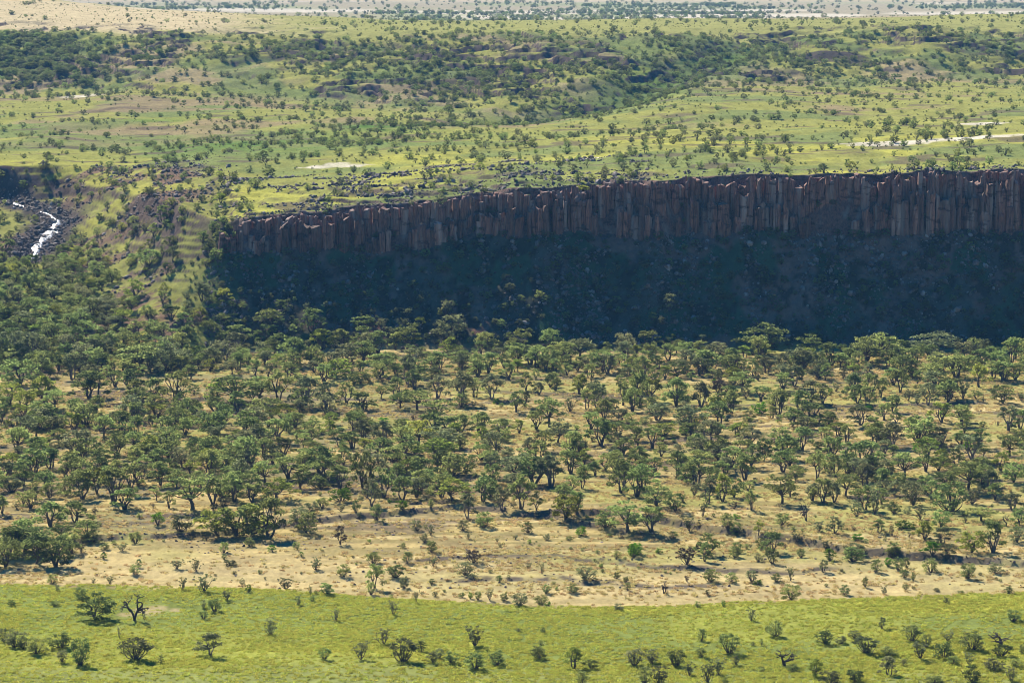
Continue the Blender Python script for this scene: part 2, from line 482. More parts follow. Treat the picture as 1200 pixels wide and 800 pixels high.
def mixc(a, b, t):
    return a + (np.asarray(b) - a) * t[..., None]

def C(*c):
    return np.broadcast_to(np.array(c, float), Xg.shape + (3,)).copy()

n_big = fbm(Xg / 45.0, Yg / 30.0, 101, 4)
n_mid = fbm(Xg / 14.0, Yg / 6.0, 102, 4)
n_long = fbm(Xg / 60.0, Yg / 7.0, 103, 4)
n_fine = fbm(Xg / 3.0, Yg / 2.0, 104, 3)
# meadow
mead = C(0.232, 0.245, 0.050)
mead = mixc(mead, (0.315, 0.30, 0.046), sstep(0.40, 0.70, fbm(Xg / 26.0, Yg / 16.0, 132, 3)) * 0.8)
mead = mixc(mead, (0.165, 0.195, 0.050), sstep(0.42, 0.62, n_big))
mead = mixc(mead, (0.185, 0.205, 0.070), sstep(487, 470, Yg + (n_long - 0.5) * 40) * 0.8)
mead = mixc(mead, (0.20, 0.16, 0.08), sstep(0.70, 0.80, n_fine) * 0.25)
hx, hy, _ = hit([172, 184, 150, 205], [716, 713, 720, 715])
hx0, hy0 = hx, hy
bare = np.zeros(Xg.shape)
for a, b_, r_ in zip(hx, hy, (2.9, 2.4, 1.9, 1.4)):
    bare = np.maximum(bare, np.exp(-(((Xg - a) / (r_ * 1.3)) ** 2 + ((Yg - b_) / (r_ * 1.9)) ** 2)))
mead = mixc(mead, (0.33, 0.265, 0.14), 0.85 * sstep(0.35, 0.8, bare + (n_fine - 0.5) * 0.6))
# dry grass of the valley floor
dry = C(0.385, 0.300, 0.130)
dry = mixc(dry, (0.49, 0.39, 0.185), sstep(0.48, 0.66, n_long))
dry = mixc(dry, (0.215, 0.18, 0.075), sstep(0.51, 0.60, fbm(Xg / 34.0, Yg / 2.6, 131, 4)) * 0.8)
dry = mixc(dry, (0.22, 0.175, 0.085), sstep(0.50, 0.64, n_mid) * 0.8)
dry = mixc(dry, (0.27, 0.265, 0.08), sstep(0.50, 0.64, n_big) * 0.7)
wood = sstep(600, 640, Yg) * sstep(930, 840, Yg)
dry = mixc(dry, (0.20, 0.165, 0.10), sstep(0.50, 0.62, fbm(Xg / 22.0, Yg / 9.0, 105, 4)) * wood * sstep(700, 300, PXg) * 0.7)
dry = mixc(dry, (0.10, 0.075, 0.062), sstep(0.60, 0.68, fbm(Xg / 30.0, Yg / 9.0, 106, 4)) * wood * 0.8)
strip = np.exp(-((Sg - 2.08) / 0.10) ** 2)
dry = mixc(dry, (0.23, 0.20, 0.085), sstep(0.52, 0.62, n_fine) * sstep(450, 620, PXg) * sstep(640, 600, Yg) * 0.8)
dry = mixc(dry, (0.46, 0.365, 0.185), strip * 0.6)
dry = mixc(dry, (0.105, 0.085, 0.070), bank_faces(Xg, Yg) * sstep(0.30, 0.52, n_fine))
# talus
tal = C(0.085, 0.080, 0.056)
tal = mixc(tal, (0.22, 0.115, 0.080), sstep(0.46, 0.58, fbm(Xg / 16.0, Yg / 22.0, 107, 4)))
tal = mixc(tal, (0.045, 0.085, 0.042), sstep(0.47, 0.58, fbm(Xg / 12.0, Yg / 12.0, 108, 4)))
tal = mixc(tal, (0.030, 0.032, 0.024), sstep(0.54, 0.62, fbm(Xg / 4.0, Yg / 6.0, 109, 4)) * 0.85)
# upland grass
up = C(0.24, 0.24, 0.070)
up = mixc(up, (0.33, 0.32, 0.072), sstep(0.48, 0.62, fbm(Xg / 40.0, Yg / 24.0, 110, 4)) * sstep(1350, 1050, Yg))
up = mixc(up, (0.168, 0.195, 0.068), sstep(0.48, 0.62, fbm(Xg / 60.0, Yg / 60.0, 111, 4)))
up = mixc(up, (0.25, 0.19, 0.11), sstep(0.53, 0.64, fbm(Xg / 70.0, Yg / 55.0, 112, 4)) * sstep(1200, 1350, Yg) * 0.85)
lush = np.exp(-(dist_path(Xg, Yg, GULLY)[0] / 34.0) ** 2)
lush = np.maximum(lush, np.exp(-((PXg - 330) / 190) ** 2 - ((Yg - 1240) / 50) ** 2) * 0.75)
lush = np.maximum(lush, np.exp(-((PXg - 170) / 130) ** 2 - ((Yg - 1430) / 45) ** 2) * 0.6)
up = mixc(up, (0.085, 0.165, 0.035), np.clip(lush, 0, 1) * sstep(0.32, 0.55, n_big))
up = mixc(up, (0.12, 0.09, 0.072), sstep(0.63, 0.70, fbm(Xg / 25.0, Yg / 14.0, 113, 4)) * 0.7)
# sand pans on the plateau
for px, py, w, d in [(395, 194, 44, 3.4), (700, 185, 22, 2.5), (1060, 168, 75, 4.5), (1140, 162, 70, 4.5), (1155, 145, 30, 4.0), (1030, 170, 40, 3), (95, 113, 26, 9), (300, 212, 10, 1.5)]:
    ax, ay, _ = hit([px], [py])
    mpx = ay[0] / FOC
    v = ((Xg - ax[0]) / (w * mpx)) ** 2 + ((Yg - ay[0] - (Xg - ax[0]) * 0.10 * (px > 900)) / (d * 1.7)) ** 2
    up = mixc(up, (0.52, 0.47, 0.38), sstep(1.15, 0.55, v + (n_fine - 0.5) * 1.8) * (0.6 + 0.4 * sstep(0.35, 0.6, n_mid)))
# hillside
hil = C(0.25, 0.245, 0.07)
hil = mixc(hil, (0.29, 0.225, 0.135), sstep(0.48, 0.62, fbm(Xg / 60.0, Yg / 60.0, 114, 4)) * 0.8)
hil = mixc(hil, (0.075, 0.060, 0.052), sstep(0.50, 0.58, fbm(Xg / 50.0, Yg / 22.0, 121, 5)) * np.exp(-((Sg - 8.6) / 0.33) ** 2))
hil = mixc(hil, (0.085, 0.15, 0.036), np.exp(-(dist_path(Xg, Yg, GULLY)[0] / 30.0) ** 2) * 0.8)
hil = mixc(hil, (0.14, 0.175, 0.06), sstep(0.50, 0.62, fbm(Xg / 40.0, Yg / 50.0, 115, 4)) * 0.8)
top = C(0.26, 0.255, 0.085)
top = mixc(top, (0.44, 0.36, 0.215), sstep(420, 180, PXg + (n_big - 0.5) * 200) * sstep(9.02, 9.15, Sg))
pla = C(0.32, 0.27, 0.17)
pla = mixc(pla, (0.27, 0.275, 0.13), sstep(0.46, 0.58, fbm(Xg / 260.0, Yg / 420.0, 116, 4)) * 0.8)
pla = mixc(pla, (0.50, 0.44, 0.34), sstep(0.56, 0.64, fbm(Xg / 330.0, Yg / 260.0, 117, 3)))
pla = mixc(pla, (0.42, 0.35, 0.24), sstep(5000, 5600, Yg))
# left slopes of the gorge
lef = C(0.225, 0.225, 0.068)
lef = mixc(lef, (0.28, 0.27, 0.068), sstep(0.5, 0.62, n_big))
lef = mixc(lef, (0.16, 0.102, 0.080), sstep(0.53, 0.60, 0.12 * (n_fine - 0.5) + 0.10 * (fbm(Xg / 1.6, Yg / 1.6, 133, 2) - 0.5) + 0.5 * fbm(Xg / 26.0, (Zg - 0.36 * Xg) / 2.6, 118, 5) + 0.5 * fbm(Xg / 22.0, Yg / 30.0, 128, 4)) * 0.92)
alb = mead
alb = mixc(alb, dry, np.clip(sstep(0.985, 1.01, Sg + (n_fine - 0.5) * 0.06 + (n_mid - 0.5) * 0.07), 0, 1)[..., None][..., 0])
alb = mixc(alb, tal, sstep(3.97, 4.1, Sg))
leftm = sstep(285, 225, PXg)
lz = sstep(3.75, 4.1, Sg + (n_mid - 0.5) * 0.5) * sstep(7.2, 7.0, Sg)
alb = mixc(alb, lef, leftm * lz)
alb = mixc(alb, up, sstep(5.98, 6.02, Sg) * (1 - leftm) + sstep(6.95, 7.05, Sg) * leftm)
alb = mixc(alb, hil, sstep(7.9, 8.08, Sg))
alb = mixc(alb, top, sstep(8.95, 9.05, Sg))
alb = mixc(alb, pla, sstep(9.98, 10.02, Sg))
rockc = mixc(C(0.065, 0.050, 0.047), (0.125, 0.095, 0.082), sstep(0.35, 0.65, n_fine))
rk = sstep(0.38, 0.62, steep + (n_fine - 0.5) * 0.3) * sstep(5.9, 6.05, Sg) * sstep(9.5, 9.2, Sg)
rk = np.maximum(rk, sstep(0.62, 1.0, steep + (n_fine - 0.5) * 0.5) * leftm * sstep(4.1, 4.3, Sg))
rk = np.maximum(rk, sstep(4.96, 5.03, Sg) * sstep(6.03, 5.99, Sg) * (1 - leftm))
alb = mixc(alb, rockc, np.clip(rk, 0, 1))
sd, _ = dist_path(Xg, Yg, STREAM)
alb = mixc(alb, (0.085, 0.070, 0.062), sstep(16, 6, sd + (n_fine - 0.5) * 8) * (Yg > 1020))

nr, nc = Xg.shape
idx = np.arange(nr * nc).reshape(nr, nc)
quads = np.stack([idx[:-1, :-1], idx[:-1, 1:], idx[1:, 1:], idx[1:, :-1]], -1).reshape(-1, 4)
Sf = ((Sg[:-1, :-1] + Sg[1:, 1:]) / 2).ravel()
Pf = ((PXg[:-1, :-1] + PXg[1:, 1:]) / 2).ravel()
zone = np.where(Sf < 1.0, 0, np.where(Sf < 4.0, 1, np.where(Sf < 5.0, 2, np.where(Sf < 6.0, 3, np.where(Sf < 8.0, 4, np.where(Sf < 10.0, 5, 6))))))
zone = np.where((Pf < 250) & (Sf >= 4.0) & (Sf < 7.0), 7, zone)
zone = np.where((Pf < 282) & (Sf >= 5.0) & (Sf < 6.0), 7, zone)
allV = np.stack([Xg, Yg, Zg], -1).reshape(-1, 3)
allC = np.concatenate([np.clip(alb, 0.01, 0.9).reshape(-1, 3), np.ones((nr * nc, 1))], -1)
GROUND = {}
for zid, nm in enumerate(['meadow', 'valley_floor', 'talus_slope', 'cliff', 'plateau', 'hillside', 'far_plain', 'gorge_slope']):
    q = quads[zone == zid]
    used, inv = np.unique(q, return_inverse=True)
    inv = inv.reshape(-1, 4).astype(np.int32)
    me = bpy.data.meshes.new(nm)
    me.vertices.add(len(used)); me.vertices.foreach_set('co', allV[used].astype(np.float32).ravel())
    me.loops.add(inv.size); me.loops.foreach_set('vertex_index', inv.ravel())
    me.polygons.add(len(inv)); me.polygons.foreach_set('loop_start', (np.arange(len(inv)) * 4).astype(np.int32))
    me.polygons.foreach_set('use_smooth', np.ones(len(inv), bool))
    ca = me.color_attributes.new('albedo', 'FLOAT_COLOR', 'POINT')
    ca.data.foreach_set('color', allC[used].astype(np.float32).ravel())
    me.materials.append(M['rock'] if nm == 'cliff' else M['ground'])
    me.update(calc_edges=True)
    GROUND[nm] = tag(link(bpy.data.objects.new(nm, me)), kind='structure')

# ------------------------------------------------------------------ the stream: a rough sheet of white water down its bed
def stream_mesh(path, sd):
    P = []
    for a, b in zip(path[:-1], path[1:]):
        for t in np.arange(0, 1, 0.1):
            P.append(a + (b - a) * t)
    P = np.array(P)
    V, F = [], []
    nw = 11
    for i, p in enumerate(P):
        d = P[min(i + 1, len(P) - 1)] - P[max(i - 1, 0)]
        d = d[:2] / np.hypot(*d[:2])
        nx, ny = d[1], -d[0]
        r = i / (len(P) - 1)
        wl, wr = [(0.25 + 2.7 * math.sin(math.pi * min(1, r * 1.05)) ** 2 * 0.8) * (0.35 + 1.5 * float(noise(np.array([i * 0.35]), np.array([k]), sd)[0])) for k in (2.0, 9.0)]
        for j in range(nw):
            q = j / (nw - 1) * 2 - 1
            o = q * (wl if q < 0 else wr)
            x, y = p[0] + nx * o, p[1] + ny * o
            z = float(land(np.array([x]), np.array([y]))[0][0])
            V.append((x, y, z + 0.30 * (1 - q * q) - 0.05 + random.uniform(0, 0.25)))
    for i in range(len(P) - 1):
        for j in range(nw - 1):
            a = i * nw + j
            F.append((a, a + 1, a + nw + 1, a + nw))
    return mesh_from('stream', V, F, [M['water']], smooth=True)
tag(link(bpy.data.objects.new('stream', stream_mesh(STREAM[:8], 77))), kind='structure')
tag(link(bpy.data.objects.new('stream', stream_mesh(STREAM[8:], 78))), kind='structure')

# ------------------------------------------------------------------ plants: prototypes about 1 unit high and wide
def tube(V, F, pts, radii, sides=5):
    base = len(V)
    pts = [np.asarray(p, float) for p in pts]
    for i, p in enumerate(pts):
        d = pts[min(i + 1, len(pts) - 1)] - pts[max(i - 1, 0)]
        d /= np.linalg.norm(d) + 1e-9
        u = np.cross(d, (0.3, 0.9, 0.2)); u /= np.linalg.norm(u) + 1e-9
        v = np.cross(d, u)
        for k in range(sides):
            a = 2 * math.pi * k / sides
            V.append(tuple(p + (u * math.cos(a) + v * math.sin(a)) * radii[i]))
    for i in range(len(pts) - 1):
        for k in range(sides):
            a, b = base + i * sides + k, base + i * sides + (k + 1) % sides
            F.append((a, b, b + sides, a + sides))
    F.append(tuple(base + (len(pts) - 1) * sides + k for k in range(sides)))

def leaves(V, F, rg, c, rad, n, size, shell=0.55):
    """n small leaf sprays in and on an ellipsoid clump"""
    d = rg.normal(size=(n, 3)); d /= np.linalg.norm(d, axis=1)[:, None]
    d[:, 2] = np.where(d[:, 2] < -0.35, -d[:, 2] * 0.6, d[:, 2])
    r = shell + (1.08 - shell) * rg.random(n) ** 0.7
    p = np.asarray(c) + d * r[:, None] * np.asarray(rad)
    nrm = d * 0.7 + rg.normal(size=(n, 3)) * 0.65 + np.array((0, 0, 0.35))
    nrm /= np.linalg.norm(nrm, axis=1)[:, None]
    t = np.cross(nrm, rg.normal(size=(n, 3))); t /= np.linalg.norm(t, axis=1)[:, None] + 1e-9
    b = np.cross(nrm, t)
    sz = size * (0.6 + 0.8 * rg.random(n))
    ln = sz * (0.8 + 0.8 * rg.random(n))
    for i in range(n):
        k = len(V)
        V.append(tuple(p[i] - t[i] * sz[i] * 0.5)); V.append(tuple(p[i] + b[i] * ln[i] * 0.55))
        V.append(tuple(p[i] + t[i] * sz[i] * 0.5)); V.append(tuple(p[i] - b[i] * ln[i] * 0.45))
        F.append((k, k + 1, k + 2, k + 3))

def limb(V, F, rg, a, b, r0, r1, bend=0.06, sides=5, sag=0.0):
    a, b = np.asarray(a, float), np.asarray(b, float)
    L = np.linalg.norm(b - a)
    pts, rr = [], []
    off = rg.normal(size=3) * bend * L
    for t in (0, 0.3, 0.65, 1.0):
        w = math.sin(math.pi * t)
        pts.append(a + (b - a) * t + off * w + np.array((0, 0, -sag * L * w)))
        rr.append(r0 + (r1 - r0) * t)
    tube(V, F, pts, rr, sides)
    return pts

def make_tree(kind, seed):
    """returns (trunk V, F), (crown V, F); height 1, crown width about 1"""
    rg = np.random.default_rng(seed)
    tv, tf, cv, cf = [], [], [], []
    if kind == 'vase':                       # several leaning stems, crown of rounded clumps
        nst = int(rg.integers(2, 6))
        clumps = []
        nclump = int(rg.integers(13, 20))
        lop = rg.random() * 6.28
        for k in range(nclump):
            a = k * 2.399 + rg.random() * 1.1
            rr = 0.43 * math.sqrt((k + 0.5) / nclump) * (0.72 + 0.5 * rg.random())
            rr *= 1 + 0.28 * math.cos(a - lop)
            z = 0.84 - 0.70 * (rr / 0.44) ** 2 * (0.25 + rg.random()) + rg.normal() * 0.07
            clumps.append((math.cos(a) * rr, math.sin(a) * rr, min(max(z, 0.24), 0.88)))
        forks = []
        for k in range(nst):
            a = k * 2 * math.pi / nst + rg.random() * 1.2
            f = (math.cos(a) * (0.06 + 0.12 * rg.random()), math.sin(a) * (0.06 + 0.12 * rg.random()), 0.24 + 0.20 * rg.random())
            limb(tv, tf, rg, (math.cos(a) * 0.02, math.sin(a) * 0.02, -0.03), f, 0.030 + 0.012 * rg.random(), 0.020, 0.09)
            forks.append(f)
        for c in clumps:
            f = min(forks, key=lambda q: (q[0] - c[0]) ** 2 + (q[1] - c[1]) ** 2 + rg.random() * 0.03)
            limb(tv, tf, rg, f, c, 0.016, 0.005, 0.10, 4)
            rad = 0.075 + 0.095 * rg.random()
            leaves(cv, cf, rg, c, (rad * 1.22, rad * 1.22, rad * 0.98), int(24 + 480 * rad * (0.7 + 0.5 * rg.random())), 0.048, 0.30)
    elif kind == 'umbrella':                 # flat layered plates of foliage
        f0 = (rg.normal() * 0.04, rg.normal() * 0.04, 0.28)
        limb(tv, tf, rg, (0, 0, -0.03), f0, 0.045, 0.030, 0.05, 6)
        n = int(rg.integers(13, 18))
        for k in range(n):
            a = k * 2.399 + rg.random() * 0.6
            rr = 0.44 * math.sqrt((k + 0.4) / n)
            z = max(0.34, 0.86 - 0.55 * (rr / 0.44) ** 1.8 * (0.3 + rg.random()) + rg.normal() * 0.09)
            c = (math.cos(a) * rr, math.sin(a) * rr, z)
            limb(tv, tf, rg, f0, (c[0], c[1], c[2] - 0.03), 0.018, 0.005, 0.10, 4)
            rad = 0.12 + 0.06 * rg.random()
            leaves(cv, cf, rg, c, (rad * 1.2, rad * 1.2, rad * (0.55 + 0.25 * rg.random())), int(68 + 34 * rg.random()), 0.046, 0.25)
    elif kind == 'round':                    # dense crown to near the ground
        for k in range(3):
            a = k * 2.1 + rg.random()
            limb(tv, tf, rg, (0, 0, -0.03), (math.cos(a) * 0.12, math.sin(a) * 0.12, 0.42), 0.035, 0.018, 0.08)
        n = int(rg.integers(15, 20))
        for k in range(n):
            u = (k + 0.5) / n
            a = k * 2.399 + rg.random() * 0.5
            zz = 0.13 + 0.71 * u
            rr = 0.38 * math.sqrt(max(0.0, 1 - ((zz - 0.40) / 0.52) ** 2)) * (0.75 + 0.4 * rg.random())
            c = (math.cos(a) * rr, math.sin(a) * rr, zz)
            limb(tv, tf, rg, (c[0] * 0.25, c[1] * 0.25, zz * 0.5), c, 0.012, 0.004, 0.08, 4)
            rad = 0.125 + 0.06 * rg.random()
            leaves(cv, cf, rg, c, (rad, rad, rad * 0.85), int(62 + 34 * rg.random()), 0.050, 0.3)
    elif kind == 'bush':                     # leafy shrub of many stems, clothed to the ground
        n = int(rg.integers(15, 22))
        lop = rg.random() * 6.28
        for k in range(n):
            a = k * 2.399 + rg.random() * 1.0
            u = rg.random()
            zz = 0.14 + 0.70 * u + rg.normal() * 0.04
            rr = 0.42 * math.sqrt(max(0.05, 1 - ((zz - 0.30) / 0.62) ** 2)) * (0.45 + 0.6 * rg.random()) * (1 + 0.2 * math.cos(a - lop))
            c = (math.cos(a) * rr, math.sin(a) * rr, max(zz, 0.12))
            limb(tv, tf, rg, (c[0] * 0.12, c[1] * 0.12, -0.03), (c[0] * 1.06, c[1] * 1.06, c[2] * 1.08), 0.018, 0.005, 0.10, 4)
            rad = 0.125 + 0.08 * rg.random()
            leaves(cv, cf, rg, c, (rad, rad, rad), int(46 + 26 * rg.random()), 0.050, 0.1)
    elif kind == 'twiggy':                   # upright bare stems with a thin veil of leaves
        n = int(rg.integers(9, 13))
        for k in range(n):
            a = k * 2.399 + rg.random() * 0.8
            lean = 0.12 + 0.38 * rg.random()
            tip = np.array((math.cos(a) * lean, math.sin(a) * lean, 0.70 + 0.30 * rg.random() - 0.25 * lean))
            pts = limb(tv, tf, rg, (0, 0, -0.03), tip, 0.020, 0.005, 0.10, 4)
            for j in range(4):
                q = pts[2] + (pts[3] - pts[2]) * rg.random() if j < 2 else pts[1] + (pts[2] - pts[1]) * rg.random()
                e = q + np.array((rg.normal() * 0.10, rg.normal() * 0.10, 0.06 + 0.10 * rg.random()))
                limb(tv, tf, rg, q, e, 0.008, 0.003, 0.06, 3)
                leaves(cv, cf, rg, e, (0.085, 0.085, 0.075), int(13 + 8 * rg.random()), 0.055, 0.1)
    elif kind == 'bare':                     # dead wood
        def grow(p, d, L, r, depth):
            e = p + d * L
            limb(tv, tf, rg, p, e, r, r * 0.58, 0.13, 5 if depth < 2 else 4)
            if depth >= 4:
                return
            for _ in range(2 if rg.random() < 0.55 else 3):
                nd = d * 0.62 + rg.normal(size=3) * 0.70
                nd[2] = nd[2] * 0.62 + 0.13
                nd /= np.linalg.norm(nd)
                grow(e if rg.random() < 0.7 else p + d * L * 0.75, nd, L * (0.62 + 0.2 * rg.random()), r * 0.6, depth + 1)
        for k in range(int(rg.integers(2, 4))):
            d = np.array((rg.normal() * 0.55, rg.normal() * 0.45, 1.0)); d /= np.linalg.norm(d)
            grow(np.array((rg.normal() * 0.02, rg.normal() * 0.02, -0.04)), d, 0.26, 0.046, 0)
        A = np.array(tv)
        kx = 1.0 / max(np.ptp(A[:, 0]), np.ptp(A[:, 1]))
        mid = (A.max(0) + A.min(0)) / 2
        A[:, 0] *= kx; A[:, 1] *= kx; A[:, 2] *= 1.0 / A[:, 2].max()
        tv = [tuple(p) for p in A]
    if kind != 'bare':                       # bring each prototype to height 1, width 1
        A = np.array(cv)
        w = (np.percentile(A[:, 0], 98) - np.percentile(A[:, 0], 2) + np.percentile(A[:, 1], 98) - np.percentile(A[:, 1], 2)) / 2
        k = np.array((1 / w, 1 / w, 1 / np.percentile(A[:, 2], 99)))
        cv = [tuple(p) for p in A * k]; tv = [tuple(p) for p in np.array(tv) * k]
    return (tv, tf), (cv, cf)

PROTO = {}
def protos(kind, count, leafmat, barkmat, seed):
    out = []
    for i in range(count):
        (tv, tf), (cv, cf) = make_tree(kind, seed + i)
        tm = mesh_from('trunk', tv, tf, [M[barkmat]], smooth=True)
        cm = mesh_from('crown', cv, cf, [M[leafmat]]) if cf else None
        both = mesh_from('plant', list(tv) + list(cv), list(tf) + [tuple(j + len(tv) for j in f) for f in cf],
                         [M[barkmat], M[leafmat]], [0] * len(tf) + [1] * len(cf))
        out.append((tm, cm, both))
    PROTO[kind] = out
protos('vase', 8, 'leaf_mid', 'bark', 100)
protos('umbrella', 4, 'leaf_mid', 'bark', 200)
protos('round', 4, 'leaf_mid', 'bark', 300)
protos('bush', 6, 'leaf_dark', 'bark', 400)
protos('twiggy', 5, 'leaf_grey', 'bark', 500)
protos('bare', 5, 'leaf_grey', 'bark_dead', 600)

# ------------------------------------------------------------------ scattering what nobody could count
def scatter(name, pts, rot, scl, pid, meshes, tilt=None):
    col = bpy.data.collections.new(name + '_sources')
    for i, me in enumerate(meshes):
        col.objects.link(bpy.data.objects.new('%s_source_%02d' % (name, i), me))
    me = bpy.data.meshes.new(name)
    n = len(pts)
    me.vertices.add(n); me.vertices.foreach_set('co', np.asarray(pts, np.float32).ravel())
    a = me.attributes.new('turn', 'FLOAT_VECTOR', 'POINT')
    tr = np.zeros((n, 3), np.float32); tr[:, 2] = rot
    if tilt is not None:
        tr[:, :2] = tilt
    a.data.foreach_set('vector', tr.ravel())
    a = me.attributes.new('size', 'FLOAT_VECTOR', 'POINT'); a.data.foreach_set('vector', np.asarray(scl, np.float32).ravel())
    a = me.attributes.new('pick', 'INT', 'POINT'); a.data.foreach_set('value', np.asarray(pid, np.int32))
    o = link(bpy.data.objects.new(name, me))
    g = bpy.data.node_groups.new(name + '_nodes', 'GeometryNodeTree')
    g.interface.new_socket('Geometry', in_out='INPUT', socket_type='NodeSocketGeometry')
    g.interface.new_socket('Geometry', in_out='OUTPUT', socket_type='NodeSocketGeometry')
    gi, go = g.nodes.new('NodeGroupInput'), g.nodes.new('NodeGroupOutput')
    ci = g.nodes.new('GeometryNodeCollectionInfo')
    ci.inputs['Collection'].default_value = col
    ci.inputs['Separate Children'].default_value = True
    ci.inputs['Reset Children'].default_value = True
    ip = g.nodes.new('GeometryNodeInstanceOnPoints')
    ip.inputs['Pick Instance'].default_value = True
    def attr(nm, t):
        q = g.nodes.new('GeometryNodeInputNamedAttribute'); q.data_type = t; q.inputs['Name'].default_value = nm
        return q.outputs['Attribute']
    e2r = g.nodes.new('FunctionNodeEulerToRotation')
    L = g.links.new
    L(gi.outputs[0], ip.inputs['Points']); L(ci.outputs[0], ip.inputs['Instance'])
    L(attr('turn', 'FLOAT_VECTOR'), e2r.inputs[0]); L(e2r.outputs[0], ip.inputs['Rotation'])
    L(attr('size', 'FLOAT_VECTOR'), ip.inputs['Scale']); L(attr('pick', 'INT'), ip.inputs['Instance Index'])
    L(ip.outputs[0], go.inputs[0])
    md = o.modifiers.new('scatter', 'NODES'); md.node_group = g
    return tag(o, kind='stuff')

def sample(n, y0, y1, p0, p1):
    y = np.sqrt(rng.random(n) * (y1 * y1 - y0 * y0) + y0 * y0)
    b = bear(p0) + rng.random(n) * (bear(p1) - bear(p0))
    return b * y, y

# ------------------------------------------------------------------ plants read off the photograph
# per strip of the photo (x offset, y offset): middle, foot, top, width in quarter pixels, then an optional kind and colour
T = {}
T[0, 360] = '''60 245 110 150 round grey;150 240 120 110;320 215 130 120;440 225 130 90;515 195 115 90;500 260 210 50;665 300 175 190 umbrella;795 275 140 130 vase grey;1050 270 155 150 round grey;1140 265 190 80 round;985 140 55 110;875 180 85 100;1110 170 80 130;860 100 25 100;90 365 245 170 round;190 320 215 120;340 340 220 130;45 455 355 130 round yellow;210 465 320 150 vase yellow;430 430 300 200;620 400 290 150;640 480 380 150 bush;720 450 330 120;830 440 300 140;1090 445 325 240 umbrella;910 510 430 110;1010 495 420 120;355 535 430 110;450 500 415 90;740 520 455 100;470 580 490 100;525 560 490 90;640 590 510 90;770 600 510 130;1010 590 490 110;1150 590 480 140;240 170 75 120;170 140 80 90;540 110 40 130;640 130 60 120;760 150 70 120;940 70 0 80;1080 80 30 110;650 170 115 110;30 130 60 110;100 90 20 110;330 90 30 110;430 100 40 110;20 60 0 110;190 60 -10 110;560 70 0 110;700 70 0 120;800 60 -10 110'''
T[300, 360] = '''65 90 10 130 umbrella;60 150 80 120;265 110 5 130 vase;510 105 40 110 umbrella;100 200 120 130;180 270 140 140;75 235 150 90;310 200 100 120;400 180 100 110;575 215 110 110;710 200 80 140 umbrella;770 110 45 60;910 150 35 150 round grey;905 225 140 110 vase yellow;1075 190 115 110;655 200 115 60;500 170 85 90;380 330 240 130 round;430 250 185 100;500 250 190 80;155 350 255 100;100 440 290 140;710 360 220 110;740 385 290 90;490 350 300 100 round dark;580 340 260 90 round dark;235 460 320 140;330 480 345 130;425 450 350 120;500 480 395 110;660 430 325 100;755 480 390 150 umbrella;850 425 315 110;960 450 300 140 vase grey;1025 420 330 90;1100 430 310 110;960 300 220 110;1090 310 210 130;830 290 225 100;1185 340 260 90;60 560 490 90;130 540 450 120;180 570 490 120;350 550 490 80;470 560 480 130;600 545 515 60 bush bright;680 600 520 110;900 600 510 140;960 590 500 110;1050 590 490 120;1150 600 520 120'''
T[600, 360] = '''30 200 95 110 umbrella;180 190 100 110;320 245 145 150 umbrella;530 230 120 110 round grey;635 190 110 120;660 260 160 110;735 250 170 110;800 205 155 80;970 220 160 90 round grey;1170 215 75 240 umbrella;1165 245 130 90;85 270 180 110;185 290 190 120;450 315 220 110 vase grey;555 300 235 90;665 360 270 80;770 330 255 110 round dark;890 290 210 120;1030 275 215 90;1130 325 240 80;310 300 250 80;370 330 265 100;65 390 300 80;205 390 330 60;310 390 330 50 twiggy;125 410 350 70;600 470 290 120;520 460 350 70;20 490 390 100;350 480 380 80;395 470 340 110 vase grey;270 490 410 70 twiggy;770 460 330 120;885 470 350 110 vase grey;970 430 340 90 vase brown;1075 400 300 120 umbrella;950 340 290 80;840 340 300 60;1165 440 370 100;175 560 425 140 umbrella;370 570 490 110;685 530 450 140;510 540 475 110;800 540 475 100;970 550 440 130;1030 500 385 80;620 545 520 50 bush;1165 500 445 80 bush bright;1110 530 480 70;500 600 530 120;720 600 540 150;830 600 540 120;430 590 520 100;960 600 540 90;1060 600 540 120'''
T[900, 360] = '''455 265 135 130 umbrella;540 240 118 190 umbrella;790 230 120 220 umbrella;920 230 160 100 round grey;1015 230 150 80 vase grey;1140 270 145 110;1190 230 145 80;70 305 215 90;180 270 190 110;290 270 165 110;380 275 190 90;560 280 200 90;600 250 180 110;680 265 190 90;780 335 210 150 umbrella;1075 300 205 110;840 280 235 80;1160 340 260 110;120 370 275 120;270 345 265 70;200 445 340 110 vase grey;400 430 310 80;490 420 310 80;530 420 330 60;460 380 310 60;620 400 280 120;700 360 295 50;750 455 350 90 vase grey;850 430 330 130;915 430 340 70 twiggy;990 375 260 100;1100 450 360 110 round dark;975 430 390 80;320 395 345 40 twiggy;660 440 380 50 twiggy;700 455 400 40 twiggy;1190 440 400 40 twiggy;1010 445 400 30 bare;60 470 380 110 vase grey;110 560 470 130;215 540 450 160;430 550 460 120 vase grey;545 530 450 70;600 550 475 70;815 540 445 120;1125 580 465 120 vase grey;1180 570 480 100;685 530 495 30 bare;470 485 460 60 bush bright;930 515 500 70 bush bright;290 560 490 80;180 570 510 120;520 600 540 130;740 590 525 120;170 600 560 100;330 600 540 110'''
